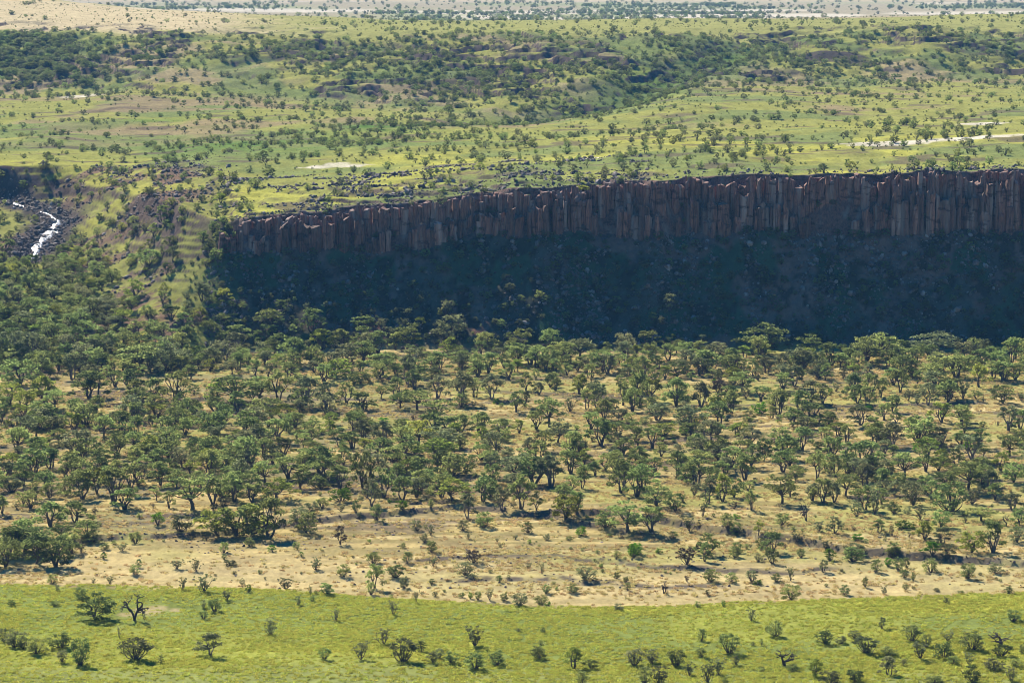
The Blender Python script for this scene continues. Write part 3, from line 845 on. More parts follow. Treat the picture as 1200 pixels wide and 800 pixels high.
T[0, 500] = '''75 100 0 100;190 140 50 100 vase yellow;235 195 100 120;280 80 10 110;400 100 10 100;545 150 30 140;650 160 80 100;470 175 100 100;770 60 0 100;800 180 60 140;705 160 80 90;920 130 50 130;980 200 100 110;745 240 160 120;1060 220 130 140;330 250 130 130;395 270 150 110;110 275 160 120;220 305 200 130;30 260 165 110;50 305 240 110 bush;315 320 240 80 bush;530 360 190 150;610 310 165 110;900 390 220 220 umbrella;830 290 200 120;1095 350 220 120;790 380 300 60;740 460 400 70 bush bright;850 490 410 110 bush;1010 500 390 180 round;1110 510 370 200 round;1180 500 360 160 vase yellow;240 470 350 150;355 450 350 140;10 410 320 60;290 520 450 110 round dark;410 520 440 130 bush;430 545 500 90 bush;120 590 470 240 umbrella dark;50 600 490 120 vase dark;180 600 500 140 vase dark;280 610 510 90 vase dark;635 545 490 60 bush;495 575 545 50 bush;570 580 545 50 twiggy;380 590 545 40 twiggy;1050 590 540 50 bush;1170 560 520 50 bush'''
T[300, 500] = '''40 130 50 100;130 140 50 130;260 75 0 100;395 90 0 110;450 100 20 110;590 180 50 160;655 180 100 50;410 130 70 60;690 50 -30 90;840 150 50 220 umbrella;930 50 -20 80;870 210 110 150;1060 160 80 110;1090 110 40 90;300 220 90 170;150 240 140 170;390 290 180 110;500 290 110 110 round dark;600 330 190 140;690 345 230 130;770 310 200 120;920 350 240 140 umbrella;870 335 220 120;700 220 150 110;1070 350 230 130;1150 395 280 110;990 430 310 90;100 340 240 200 umbrella yellow;60 520 330 180;240 500 400 100 round;200 480 380 100 round;300 290 230 90 bush;400 350 285 100 bush bright;470 400 340 40 bush;485 430 395 20 twiggy;565 440 360 60 bush;685 390 345 60 bush bright;820 385 345 30 bush;260 410 350 90 bush;310 380 330 70 bush;395 550 460 65 vase brown;755 485 435 65 bush;820 510 455 40 twiggy;790 540 500 40 bush;825 590 530 50 bush;970 485 435 60 bush;1070 470 395 80 bush;195 580 555 15 twiggy'''
T[600, 500] = '''145 110 20 110;290 160 20 130;450 60 -20 90;590 90 0 70;655 100 0 110;705 70 -10 80;180 280 130 150;60 180 100 120;80 230 160 100;340 180 100 90;520 130 50 120;440 200 120 110;510 310 150 130;600 180 90 110;700 140 70 80;780 230 110 130;590 330 195 130;680 370 270 140 round;870 130 30 120;960 160 40 160;1180 160 50 80 round dark;975 230 160 110;1090 250 130 110;40 385 220 120;115 390 300 80;250 430 320 130 round;305 410 300 90;240 330 260 120 umbrella;330 290 180 80;540 490 345 190 umbrella;655 495 370 160 vase;440 470 390 100 bush;920 360 240 80 vase grey;990 350 220 100;1040 330 240 90 round;1120 390 295 60;855 320 250 60 twiggy;835 490 420 70 twiggy;1010 480 410 60 bush;1050 500 440 60 bush;1155 510 435 50 umbrella;920 600 500 140 vase;1055 590 540 60 bush;1175 570 520 70 bush;75 495 445 60 bush;325 510 465 55 bush bright;165 530 500 35 bush dark;270 530 510 40 bush;575 595 545 70 bush bright;895 420 350 40 twiggy;945 420 405 20 bush bright;760 520 490 50 bush'''
T[900, 500] = '''160 110 0 110;265 60 0 90;510 60 -20 100;590 50 -10 80;740 140 50 130;800 110 40 80;900 80 30 100;940 110 65 60 bush bright;70 210 110 130;130 250 180 70 round dark;240 140 70 80;290 130 60 90;375 190 70 110;475 230 130 90 vase dark;550 240 150 90 vase grey;550 140 60 80;490 130 70 70;635 180 115 90;740 210 80 120;800 205 140 110;880 195 100 100;1000 240 140 110 vase dark;1040 320 200 90 vase grey;1150 260 170 100 round;65 360 230 150 umbrella;105 330 250 60;260 360 240 110;310 355 260 80 vase grey;365 325 215 130 umbrella;610 270 215 90 round dark;670 330 250 110;770 340 250 110;735 310 230 100;830 270 210 110 round dark;845 330 260 40;955 360 270 90 twiggy;540 300 250 80 round;910 320 240 50 twiggy;1145 390 310 110 vase grey;1180 460 380 90 round;180 440 335 70 bare;415 420 350 70 twiggy;500 410 260 60 twiggy;590 405 350 60 bush;655 410 375 40 bush dark;715 435 375 60 twiggy;65 460 405 70 bush;315 500 420 90 vase grey;520 495 435 70 vase;640 475 440 90 bush bright;810 470 390 90 round;735 530 440 90;815 550 470 110;1000 440 380 150 umbrella;955 590 490 130 round;1055 590 440 130;1115 465 405 40 bare;20 590 490 110;140 540 490 60 twiggy;270 560 520 60 twiggy;420 535 500 60 bush bright;590 600 545 60 bush;770 600 535 90 vase bright;840 600 550 90 round;400 600 540 90 bush;1170 540 470 90 round;240 490 440 50 twiggy;580 510 460 30 twiggy;660 520 485 30 bare'''
T[0, 640] = '''245 175 130 60;515 180 135 40 twiggy;630 130 85 45;650 100 60 30;830 105 65 60 twiggy;920 115 55 60 twiggy;1080 90 60 60;955 215 130 90 twiggy;855 205 150 40 twiggy;1135 190 150 35 twiggy;1165 215 175 30 bush bright;1065 250 205 55 twiggy;1005 305 245 70;955 290 250 20;955 340 300 40;270 210 180 25;375 245 190 60;450 340 225 180 round dark;255 278 258 45 bush dark;55 278 252 40;630 345 205 150 bare;985 515 405 130 vase grey;635 530 430 150 bush dark;755 545 505 25;560 430 365 20 twiggy;285 475 405 100;375 555 430 90;290 545 480 60 twiggy;170 500 425 90;70 470 390 90;20 445 380 50;110 480 420 60;440 175 145 30 twiggy;1050 60 35 25'''
T[300, 640] = '''280 110 50 50 twiggy;410 140 80 60;550 80 25 80;555 195 80 100 vase;655 145 85 80;710 80 25 55;695 195 140 45;540 225 165 40;830 95 50 50 twiggy;1020 75 10 90 twiggy brown;985 135 70 90;1140 170 135 35;825 175 150 30;140 200 145 60 twiggy;335 225 170 65;255 225 180 25 twiggy;280 225 205 20;200 275 225 30 twiggy;265 260 230 30;375 350 290 45 twiggy;70 415 335 70 twiggy;750 265 205 30 twiggy;645 320 250 40 twiggy;635 245 225 20;600 460 385 80 twiggy;490 530 440 75 twiggy;320 530 475 55;690 540 430 120;775 495 440 55;1025 465 370 85 twiggy;860 525 475 50;830 545 490 50;915 545 490 60;1030 575 490 100;1130 555 485 75;965 240 215 30;1005 245 215 25 bush bright;1040 250 210 30;1095 250 195 35 twiggy;1165 255 215 40;470 85 75 20 bush bright;840 235 210 25'''
T[600, 640] = '''35 280 220 75;135 275 230 60;170 278 258 30 bush bright;500 300 265 50;345 155 95 90;160 220 175 40;285 215 175 60;210 205 190 15 bush bright;490 150 120 35;535 165 140 30;710 220 155 70 bare;820 85 0 100 twiggy brown;905 70 -20 70 vase;570 50 -10 60 bush bright;490 55 20 40 bush dark;930 165 105 80;1030 170 120 60;1125 165 110 50;1155 180 155 40 bush bright;140 130 75 25 twiggy;870 285 255 30;990 280 250 20 bush bright;915 230 200 40 twiggy;1125 350 285 50 twiggy;890 445 385 50;885 515 475 50;1020 500 405 90 bush dark;145 405 380 25;135 460 435 25;125 525 470 75;290 570 470 90 vase;375 575 530 70;575 555 475 80;655 550 475 75 twiggy;620 640 560 70;690 640 550 80 twiggy;770 560 480 80;830 605 540 55 twiggy;920 640 540 70 twiggy;970 600 515 70 twiggy;1050 555 510 35;1130 465 445 20;1170 465 430 20;330 640 585 70;1175 590 560 25;1195 400 370 20;1000 640 615 30;30 400 380 40 twiggy;1045 50 0 60;1155 70 30 40'''
T[900, 640] = '''20 80 10 60;290 65 10 60 bush bright;395 70 0 110;585 50 0 60;505 120 60 60;610 110 50 50;650 100 50 40;765 120 55 80;935 150 80 70;1065 125 75 70;105 160 90 40 twiggy;260 120 60 40;40 165 125 50;105 255 180 95 round;360 225 180 50 bush dark;455 190 140 25;680 160 120 20;790 210 195 30 bush dark;905 220 205 30;1130 220 185 40;545 225 185 30 twiggy;645 200 175 35;835 265 235 50 twiggy;1150 350 295 70;535 385 330 30;35 420 350 75 bush dark;270 455 390 80 bush dark;460 500 420 110;405 430 390 60 twiggy;675 445 370 90;745 470 410 50;715 525 440 85 twiggy;840 440 395 60 twiggy;825 520 445 90 bush dark;960 485 400 120;870 550 510 50;945 555 495 50 twiggy;1095 465 390 150 bare;1095 515 460 90;565 510 470 70;565 605 515 90 vase grey;635 560 520 40 twiggy;80 560 465 115 bare;115 590 550 60;220 610 530 80 vase;295 640 580 90 bush grey;410 635 575 80;1055 580 525 90;955 635 560 80;1140 630 565 60 twiggy;1160 565 525 60;345 455 420 50;780 640 605 90;180 355 345 20;155 50 10 40;1190 500 460 30'''
KINDS = ('vase', 'umbrella', 'round', 'bush', 'twiggy', 'bare')
TONES = ('mid', 'dark', 'grey', 'yellow', 'bright', 'brown')
raw = []
for (ox, oy), txt in T.items():
    for item in txt.split(';'):
        f = item.split()
        cx, foot, topp, wid = map(float, f[:4])
        kind = f[4] if len(f) > 4 else ('vase' if oy < 640 else 'bush')
        tone = f[5] if len(f) > 5 else {'bush': 'dark', 'twiggy': 'grey', 'bare': 'grey'}.get(kind, 'mid')
        raw.append((ox + cx / 4, oy + foot / 4, (foot - topp) / 4, wid / 4, kind, tone))
# on the shaded talus and the cliff: the paler trees that stand out
raw += [(250, 272, 13, 15, 'bush', 'mid'), (258, 284, 14, 14, 'bush', 'dark'), (246, 296, 16, 18, 'vase', 'mid'), (266, 296, 12, 14, 'bush', 'grey'), (238, 284, 14, 16, 'bush', 'mid'), (262, 262, 9, 12, 'bush', 'mid'), (254, 306, 15, 18, 'round', 'mid')]
raw += [(18, 652, 36, 46, 'umbrella', 'dark'), (42, 660, 38, 44, 'vase', 'dark'), (66, 664, 34, 40, 'round', 'dark'), (6, 664, 34, 36, 'round', 'dark'), (30, 640, 32, 40, 'vase', 'mid'), (84, 648, 24, 28, 'bush', 'dark')]
raw += [(785, 364, 20, 22, 'vase', 'grey'), (516, 247, 20, 17, 'round', 'grey'), (575, 252, 10, 14, 'bush', 'grey'), (702, 226, 11, 14, 'umbrella', 'grey'),
        (683, 229, 12, 16, 'umbrella', 'yellow'), (524, 372, 22, 18, 'twiggy', 'grey'), (905, 362, 20, 20, 'twiggy', 'grey'), (1185, 318, 18, 26, 'twiggy', 'grey'),
        (236, 352, 20, 18, 'vase', 'grey'), (262, 356, 18, 20, 'vase', 'yellow'), (492, 277, 8, 12, 'bush', 'yellow'), (840, 352, 18, 14, 'twiggy', 'grey')]

# ------------------------------------------------------------------ the cliff: basalt columns, each one standing free of its neighbours
def column_mesh(seed):
    rg = np.random.default_rng(seed)
    n = int(rg.integers(4, 7))
    ang = np.sort((np.arange(n) + rg.random(n) * 0.6) * 2 * math.pi / n)
    rad = 0.5 * (0.85 + 0.3 * rg.random(n))
    lv = [0.0, 0.30 + 0.08 * rg.random(), 0.58 + 0.08 * rg.random(), 0.86 + 0.06 * rg.random(), 1.0]
    V, F = [], []
    sx, sy = rg.normal() * 0.05, rg.normal() * 0.05
    for li, l in enumerate(lv):
        k = (1.06 - 0.10 * l) * (1 + 0.08 * rg.normal()) * (0.93 if li == 4 else 1.0)
        ox, oy = sx * l + 0.04 * rg.normal(), sy * l + 0.04 * rg.normal()
        for j in range(n):
            r = rad[j] * k * (1 + 0.07 * rg.normal())
            V.append((ox + math.cos(ang[j]) * r, oy + math.sin(ang[j]) * r, l + (0.045 * rg.normal() - 0.01 if li == 4 else 0.02 * rg.normal())))
    for li in range(len(lv) - 1):
        for j in range(n):
            a, b = li * n + j, li * n + (j + 1) % n
            F.append((a, b, b + n, a + n))
    V.append((sx, sy, 1.0))
    for j in range(n):
        F.append((4 * n + j, 4 * n + (j + 1) % n, len(V) - 1))
    return mesh_from('rock_column', V, F, [M['rock']])
COLM = [column_mesh(900 + i) for i in range(16)]

def rock_mesh(seed, flat=0.75):
    rg = np.random.default_rng(seed)
    import bmesh
    bm = bmesh.new()
    bmesh.ops.create_icosphere(bm, subdivisions=1, radius=0.5)
    for v in bm.verts:
        v.co *= 0.75 + 0.5 * rg.random()
        v.co.z *= flat
    me = bpy.data.meshes.new('rock')
    bm.to_mesh(me); bm.free()
    me.materials.append(M['rubble'])
    return me
ROCKM = [rock_mesh(50 + i) for i in range(8)]

cand = []
def face(px, t):
    """a point of the cliff face: t = 0 at its foot, 1 at its lip"""
    b = bear(px)
    y = np.interp(b, _B, KY[5]) * (1 - t) + np.interp(b, _B, KY[6]) * t
    return b * y, y, np.interp(b, _B, KZ[5]) * (1 - t) + np.interp(b, _B, KZ[6]) * t
px = 252.0
one = lambda v, sd, o=1: float(fbm(np.array([v]), np.array([sd * 3.7]), sd, o)[0])
stepx, butt = 0.0, 0.0
while px < 1420:
    # columns stand in clusters: each cluster has its own set-back, height of ledge and height of top
    if px >= stepx:
        stepx = px + rng.uniform(12, 46)
        butt = rng.normal() * 1.0
        split = rng.uniform(0.34, 0.78)
        crest = -abs(rng.normal()) * 1.3
        wide = rng.uniform(0.75, 1.35)
        gap = rng.random()
    w = rng.uniform(1.4, 3.9) * wide * (0.6 if rng.random() < 0.25 else 1.0)
    x, y, zf = face(px, 0.0)
    _, yl, zl = face(px, 1.0)
    if px < 285 and rng.random() > (px - 225) / 60:      # the wall breaks up where it runs out into the spur
        px += 8
        continue
    zs = zf + (zl - zf) * split
    if gap > 0.20:                          # lower tier, from the scree up to a ledge
        ztop = zs + rng.normal() * 1.2
        cand.append((x, y + 1.0 + butt + rng.normal() * 0.5, zf - 3.5, ztop - zf + 3.5, w, 0))
    xu, yu, _ = face(px, 0.62)              # upper tier, set back, up to the lip; in places broken in two by a shelf
    ztop = zl - 0.1 + crest + rng.normal() * 0.6 - (2.6 * rng.random() if rng.random() < 0.3 else 0)
    if gap < 0.86:
        if rng.random() < 0.4:
            zm = zs + (ztop - zs) * rng.uniform(0.35, 0.7)
            cand.append((xu, yu - 0.2 + butt * 0.8 + rng.normal() * 0.7, zs - 4.5, zm - zs + 4.5, w, 1))
            cand.append((xu + rng.normal() * 0.4, yu + 2.0 + butt * 0.6 + rng.normal() * 0.5, zm - 3.0, max(ztop - zm + 3.0, 3.5), w * 0.9, 1))
        else:
            cand.append((xu, yu + 1.4 + butt * 0.8 + rng.normal() * 0.7, zs - 4.5, ztop - zs + 4.5, w * 0.95, 1))
    px += w / (985 / FOC) * 0.86
# loose pillars in front of the foot and half-height steps
for _ in range(90):
    p = rng.uniform(256, 1400)
    x, y, zf = face(p, 0.12)
    _, _, zl = face(p, 1.0)
    cand.append((x, y - 1.2, zf - 4.0, 4.0 + (zl - zf) * rng.uniform(0.1, 0.42), rng.uniform(1.5, 3.0), 2))
cliff = GROUND['cliff']
def shown(c):
    u = c[0] / c[1] * FOC * 0.9914 + 600
    return (0 if -10 < u < 1215 else 1, -c[3] * c[4])
cand.sort(key=shown)
rest = cand[296:]
px = 255.0                                  # the close-set columns of the wall behind
while px < 1420:
    x, y, zf = face(px, 0.5)
    _, _, zl = face(px, 1.0)
    w = rng.uniform(1.5, 3.4)
    ztop = zl - 0.2 - 2.2 * rng.random() ** 2 - 9.0 * max(0.0, one(px / 26.0, 88, 2) - 0.56) / 0.44 - 5.0 * rng.random() * max(0, (290 - px) / 35)
    rest.append((x, y + 0.4 + 4.0 * (one(px / 19.0, 89, 2) - 0.5) + rng.normal() * 0.6, zf - 3.0, ztop - zf + 3.0, w, 3))
    px += w / (985 / FOC) * 0.80
for i, (x, y, zb, h, w, tier) in enumerate(cand[:296]):
    o = link(bpy.data.objects.new('rock_column', COLM[i % len(COLM)]))
    o.parent = cliff
    o.location = (x, y, zb)
    o.rotation_euler = (rng.normal() * 0.02, rng.normal() * 0.02, rng.random() * 6.28)
    o.scale = (w, w * rng.uniform(0.8, 1.1), h)
if rest:
    V, F = [], []
    for i, (x, y, zb, h, w, tier) in enumerate(rest):
        me = COLM[i % len(COLM)]
        base = len(V)
        a = rng.random() * 6.28
        for v in me.vertices:
            cx, cy = v.co.x * w, v.co.y * w
            V.append((x + cx * math.cos(a) - cy * math.sin(a), y + cx * math.sin(a) + cy * math.cos(a), zb + v.co.z * h))
        for p in me.polygons:
            F.append(tuple(base + j for j in p.vertices))
    o = tag(link(bpy.data.objects.new('broken_columns', mesh_from('broken_columns', V, F, [M['rock']]))), kind='stuff')
    o.parent = cliff

# scree and boulders below the cliff, along its lip and on the rocky slope of the gorge
pts = []
x, y = sample(30000, 915, 982, 240, 1330)
z, s = land(x, y)
dens = sstep(0.52, 0.64, fbm(x / 4.5, y / 40.0, 109, 3)) * 0.8 + sstep(0.60, 0.70, fbm(x / 9.0, y / 60.0, 119, 3)) * 0.8
p_ = x / y * FOC * 0.9914 + 600
dens += 0.8 * np.exp(-((p_ - 775) / 25) ** 2) + 0.7 * np.exp(-((p_ - 1080) / 40) ** 2) + 0.3 * np.exp(-((p_ - 1000) / 60) ** 2)
k = (s > 4.02) & (s < 5.1) & (rng.random(len(x)) < np.clip(dens, 0.10, 1) * 0.7)
pts.append(np.stack([x, y, z], -1)[k])
x, y = sample(26000, 966, 1012, 245, 1330)
z, s = land(x, y)
k = (s > 5.6) & (s < 6.16) & (rng.random(len(x)) < 0.18 * np.clip((6.16 - s) / 0.12, 0, 1) * (fbm(x / 9, y / 4, 66, 3) > 0.47))
pts.append(np.stack([x, y, z], -1)[k])
x, y = sample(38000, 960, 1155, -30, 300)
z, s = land(x, y)
sd_ = dist_path(x, y, STREAM)[0]
k = (s > 4.3) & (rng.random(len(x)) < np.clip(0.15 * sstep(0.52, 0.58, 0.5 * fbm(x / 26.0, (z - 0.36 * x) / 2.6, 118, 5) + 0.5 * fbm(x / 22.0, y / 30.0, 128, 4)) + 0.8 * np.exp(-(sd_ / 6) ** 2), 0, 1) * sstep(300, 220, x / y * FOC * 0.9914 + 600)) & ((sd_ > 1.2) | (rng.random(len(x)) < 0.35))
pts.append(np.stack([x, y, z], -1)[k])
x, y = sample(14000, 985, 1075, 260, 760)
z, s = land(x, y)
k = (s > 6.0) & (rng.random(len(x)) < 0.55 * (fbm(x / 14, y / 6, 67, 3) > 0.56))
pts.append(np.stack([x, y, z], -1)[k])
P = np.concatenate(pts)
n = len(P)
sz = 0.30 + 0.6 * rng.random(n) ** 2 + 1.9 * rng.random(n) ** 8
sc = sz[:, None] * (0.7 + 0.7 * rng.random((n, 3)))
scatter('boulders', P + np.array((0, 0, 0.08)), rng.random(n) * 6.28, sc, rng.integers(0, 8, n), ROCKM, rng.normal(size=(n, 2)) * 0.5)
# dark stones in the dry grass and on the cut banks
x, y = sample(30000, 560, 920, -40, 1240)
z, s = land(x, y)
k = rng.random(len(x)) < np.clip(bank_faces(x, y) * 0.7 + 0.35 * sstep(0.60, 0.68, fbm(x / 30.0, y / 9.0, 106, 4)) + 0.04 * (y < 640), 0, 1) * (s > 2)
P = np.stack([x, y, z], -1)[k]; n = len(P)
sz = 0.25 + 0.5 * rng.random(n) ** 2
scatter('stones', P, rng.random(n) * 6.28, sz[:, None] * (0.7 + 0.7 * rng.random((n, 3))), rng.integers(0, 8, n), ROCKM, rng.normal(size=(n, 2)) * 0.4)

# ------------------------------------------------------------------ every plant of the place: measured ones first, then those between them
def vary(tone):
    u = rng.random()
    if tone == 'mid':
        return 'mid' if u < 0.70 else 'grey' if u < 0.80 else 'yellow' if u < 0.92 else 'dark'
    if tone == 'dark' and u < 0.75:
        return 'mid' if u < 0.5 else 'grey'
    return tone
plants = []          # x, y, z, height, width, kind, tone
px, py = np.array([r[0] for r in raw]), np.array([r[1] for r in raw])
hx, hy, hz = hit(px, py)
for r, x, y, z in zip(raw, hx, hy, hz):
    mpp = math.sqrt(x * x + y * y + (CAM_Z - z) ** 2) / FOC
    plants.append((x, y, z, r[2] * mpp * 0.99, r[3] * mpp * 0.95, r[4], vary(r[5]) if r[5] == 'mid' or r[4] == 'bush' else r[5]))
occ = {}
def free(x, y, d):
    i, j = int(x // 4), int(y // 4)
    for a in range(i - 2, i + 3):
        for b in range(j - 2, j + 3):
            for q in occ.get((a, b), ()):
                if (q[0] - x) ** 2 + (q[1] - y) ** 2 < d * d:
                    return False
    return True
def occupy(x, y):
    occ.setdefault((int(x // 4), int(y // 4)), []).append((x, y))
for p in plants:
    occupy(p[0], p[1])
def fill(n, y0, y1, p0, p1, dens, kinds, hts, gap, aspect=(0.85, 1.35)):
    x, y = sample(n, y0, y1, p0, p1)
    z, s = land(x, y)
    pp = x / y * FOC * 0.9914 + 600
    ok = rng.random(n) < dens(x, y, s, pp)
    for i in np.nonzero(ok)[0]:
        if not free(x[i], y[i], gap):
            continue
        occupy(x[i], y[i])
        kind, tone = kinds[rng.integers(len(kinds))]
        h = hts[0] + (hts[1] - hts[0]) * rng.random() ** 1.4
        plants.append((x[i], y[i], z[i], h, h * rng.uniform(*aspect), kind, vary(tone)))
TREE_MIX = [('vase', 'mid')] * 6 + [('umbrella', 'mid')] * 2 + [('vase', 'grey')] * 2 + [('round', 'dark'), ('vase', 'dark'), ('bush', 'dark')]
# the wood on the valley floor between the measured trees
fill(5400, 640, 918, -60, 1260, lambda x, y, s, p: 0.05 + 0.24 * sstep(500, 200, p) * sstep(650, 700, y) * (y < 800) + 0.24 * sstep(850, 875, y) * sstep(918, 912, y) + 0.20 * np.exp(-((y - 705) / 45) ** 2), TREE_MIX, (3.2, 7.0), 4.2)
# trees on the rising ground below the stream and on the flank of the spur
fill(3600, 868, 1075, -60, 250, lambda x, y, s, p: np.where(s > 3.9, np.clip(0.95 - 0.014 * np.maximum(p - 110 + (y - 890) * 0.35, 0), 0.05, 1) * sstep(1045, 1005, y) * (dist_path(x, y, STREAM)[0] > 9), 0.6),
     [('vase', 'mid')] * 4 + [('round', 'mid'), ('umbrella', 'mid'), ('vase', 'dark'), ('round', 'grey'), ('bush', 'dark')], (2.6, 6.4), 3.7)
# scrub
SCRUB = [('bush', 'dark')] * 4 + [('bush', 'mid')] * 3 + [('twiggy', 'grey')] * 3 + [('round', 'dark'), ('vase', 'mid'), ('vase', 'grey')]
fill(1500, 560, 915, -40, 1240, lambda x, y, s, p: np.where(s > 2.05, 0.30, 0.0), [('bush', 'dark'), ('twiggy', 'grey'), ('bush', 'mid'), ('bush', 'bright'), ('twiggy', 'brown')], (0.7, 1.9), 2.0)
fill(4600, 900, 985, 215, 1330, lambda x, y, s, p: np.where((s > 4.0) & (s < 5.0), 0.70 + 0.4 * (noise(x / 12, y / 12, 71) - 0.4), 0), SCRUB + [('bush', 'dark'), ('bush', 'grey')] * 3, (0.8, 3.0), 2.0)
fill(260, 972, 986, 262, 1330, lambda x, y, s, p: np.where((s > 5.0) & (s < 6.0), 0.5, 0), [('bush', 'mid'), ('bush', 'dark')], (1.0, 2.6), 1.5)
fill(2600, 960, 1160, -60, 300, lambda x, y, s, p: np.where((s > 4.5) & (s < 7) & (dist_path(x, y, STREAM)[0] > 7), 0.20, 0.0), SCRUB, (1.0, 3.6), 2.2)
fill(1900, 980, 1170, 230, 1300, lambda x, y, s, p: np.where(s > 6.02, (0.16 + 0.5 * sstep(0.5, 0.65, fbm(x / 25, y / 18, 72, 3))), 0), SCRUB, (0.8, 3.4), 2.4)
NEAR_PLANTS = len(plants)
far = []
def fill_far(n, y0, y1, p0, p1, dens, hts, kinds=(0, 1, 2)):
    x, y = sample(n, y0, y1, p0, p1)
    z, s = land(x, y)
    pp = x / y * FOC * 0.9914 + 600
    ok = rng.random(n) < dens(x, y, s, pp)
    m = int(ok.sum())
    h = hts[0] + (hts[1] - hts[0]) * rng.random(m) ** 1.5
    far.append((x[ok], y[ok], z[ok], h))
vw = lambda p, y: np.exp(-(dist_path((p - 600) / FOC / 0.9914 * y, y, GULLY)[0] / 26.0) ** 2)
fill_far(12000, 1140, 1700, -60, 1270, lambda x, y, s, p: np.clip(0.06 + 0.30 * sstep(0.53, 0.66, fbm(x / 45, y / 60, 73, 4)) + 1.2 * vw(p, y) + 0.5 * np.exp(-((p - 330) / 190) ** 2 - ((y - 1240) / 40) ** 2), 0, 1) * (s < 8.05), (0.8, 3.3))
fill_far(17000, 1480, 2000, -60, 1270, lambda x, y, s, p: np.where((s > 7.9) & (s < 9.05), np.clip(0.16 + 0.80 * sstep(0.42, 0.58, fbm(x / 50, y / 70, 74, 4)) * np.exp(-((s - 8.58) / 0.30) ** 2) + 0.4 * vw(p, y), 0, 1), 0), (1.2, 4.2))
fill_far(15000, 985, 2500, -60, 1270, lambda x, y, s, p: np.where(s > 6.05, 0.25 + 0.75 * sstep(0.45, 0.62, fbm(x / 30, y / 22, 79, 4)), 0), (0.35, 1.1))
fill_far(5000, 540, 920, -40, 1240, lambda x, y, s, p: np.where(s > 2.03, 0.08 + 0.6 * sstep(0.48, 0.62, fbm(x / 16, y / 7, 84, 4)) * (0.3 + 0.7 * sstep(300, 600, p)), 0), (0.25, 0.8))
fill_far(5200, 1700, 2100, -60, 160, lambda x, y, s, p: np.where((s > 8.1) & (s < 9.02), 0.75 * sstep(160, 60, p + (fbm(x / 40, y / 60, 81, 3) - 0.5) * 160) * sstep(8.12, 8.4, s) * sstep(9.0, 8.85, s), 0), (2.2, 5.6))
fill_far(4500, 1840, 2600, -60, 1270, lambda x, y, s, p: np.where((s > 9.0) & (s < 10.05), (0.13 + 0.3 * sstep(0.5, 0.65, fbm(x / 80, y / 80, 75, 3))) * (0.35 + 0.65 * sstep(180, 420, p)), 0), (1.3, 4.4))
fill_far(9000, 3000, 5600, -60, 1270, lambda x, y, s, p: np.clip(0.10 + 0.9 * sstep(0.46, 0.60, fbm(x / 260.0, y / 420.0, 116, 4)) * sstep(5300, 4700, y), 0, 1), (2.5, 7.0))
fill_far(900, 5600, 9500, -60, 1270, lambda x, y, s, p: 0.5 + 0 * x, (3, 7))

# ------------------------------------------------------------------ single plants and the masses behind them
def cat_of(p):
    if p[5] == 'bare':
        return 'dead tree'
    if p[5] in ('bush', 'twiggy') or p[3] < 2.1:
        return 'shrub'
    return 'tree'
PP = np.array([p[:5] for p in plants])
PX, PY = to_pix(PP[:, 0], PP[:, 1], PP[:, 2])
mpp = np.sqrt(PP[:, 0] ** 2 + PP[:, 1] ** 2 + (CAM_Z - PP[:, 2]) ** 2) / FOC
hpx, wpx = PP[:, 3] / mpp, PP[:, 4] / mpp
inview = (PX > -6) & (PX < 1206) & (PY - hpx * 0.6 < 798)
shade = (PY < 400) & (PX > 300) & (PY > 255)
area = hpx * wpx * np.where(shade, 0.05, 1.0) * np.where(inview, 1, 1e-3)
area[:len(raw)] *= 1.6                           # those measured one by one are the plainest to see
cats = [cat_of(p) for p in plants]
single = set()
for c, most in (('tree', 298), ('shrub', 298), ('dead tree', 50)):
    ids = [i for i in range(len(plants)) if cats[i] == c and inview[i]]
    ids.sort(key=lambda i: -area[i])
    single.update(ids[:most])
ORD = ('first second third fourth fifth sixth seventh eighth ninth tenth eleventh twelfth thirteenth fourteenth fifteenth sixteenth seventeenth eighteenth nineteenth '
       'twentieth').split()
TENS = ['', '', 'twenty', 'thirty', 'forty', 'fifty', 'sixty', 'seventy', 'eighty', 'ninety']
def ordinal(n):                                  # 1-based, in words
    if n <= 20:
        return ORD[n - 1]
    if n % 10 == 0:
        return TENS[n // 10][:-1] + 'ieth'
    return TENS[n // 10] + '-' + ORD[n % 10 - 1]
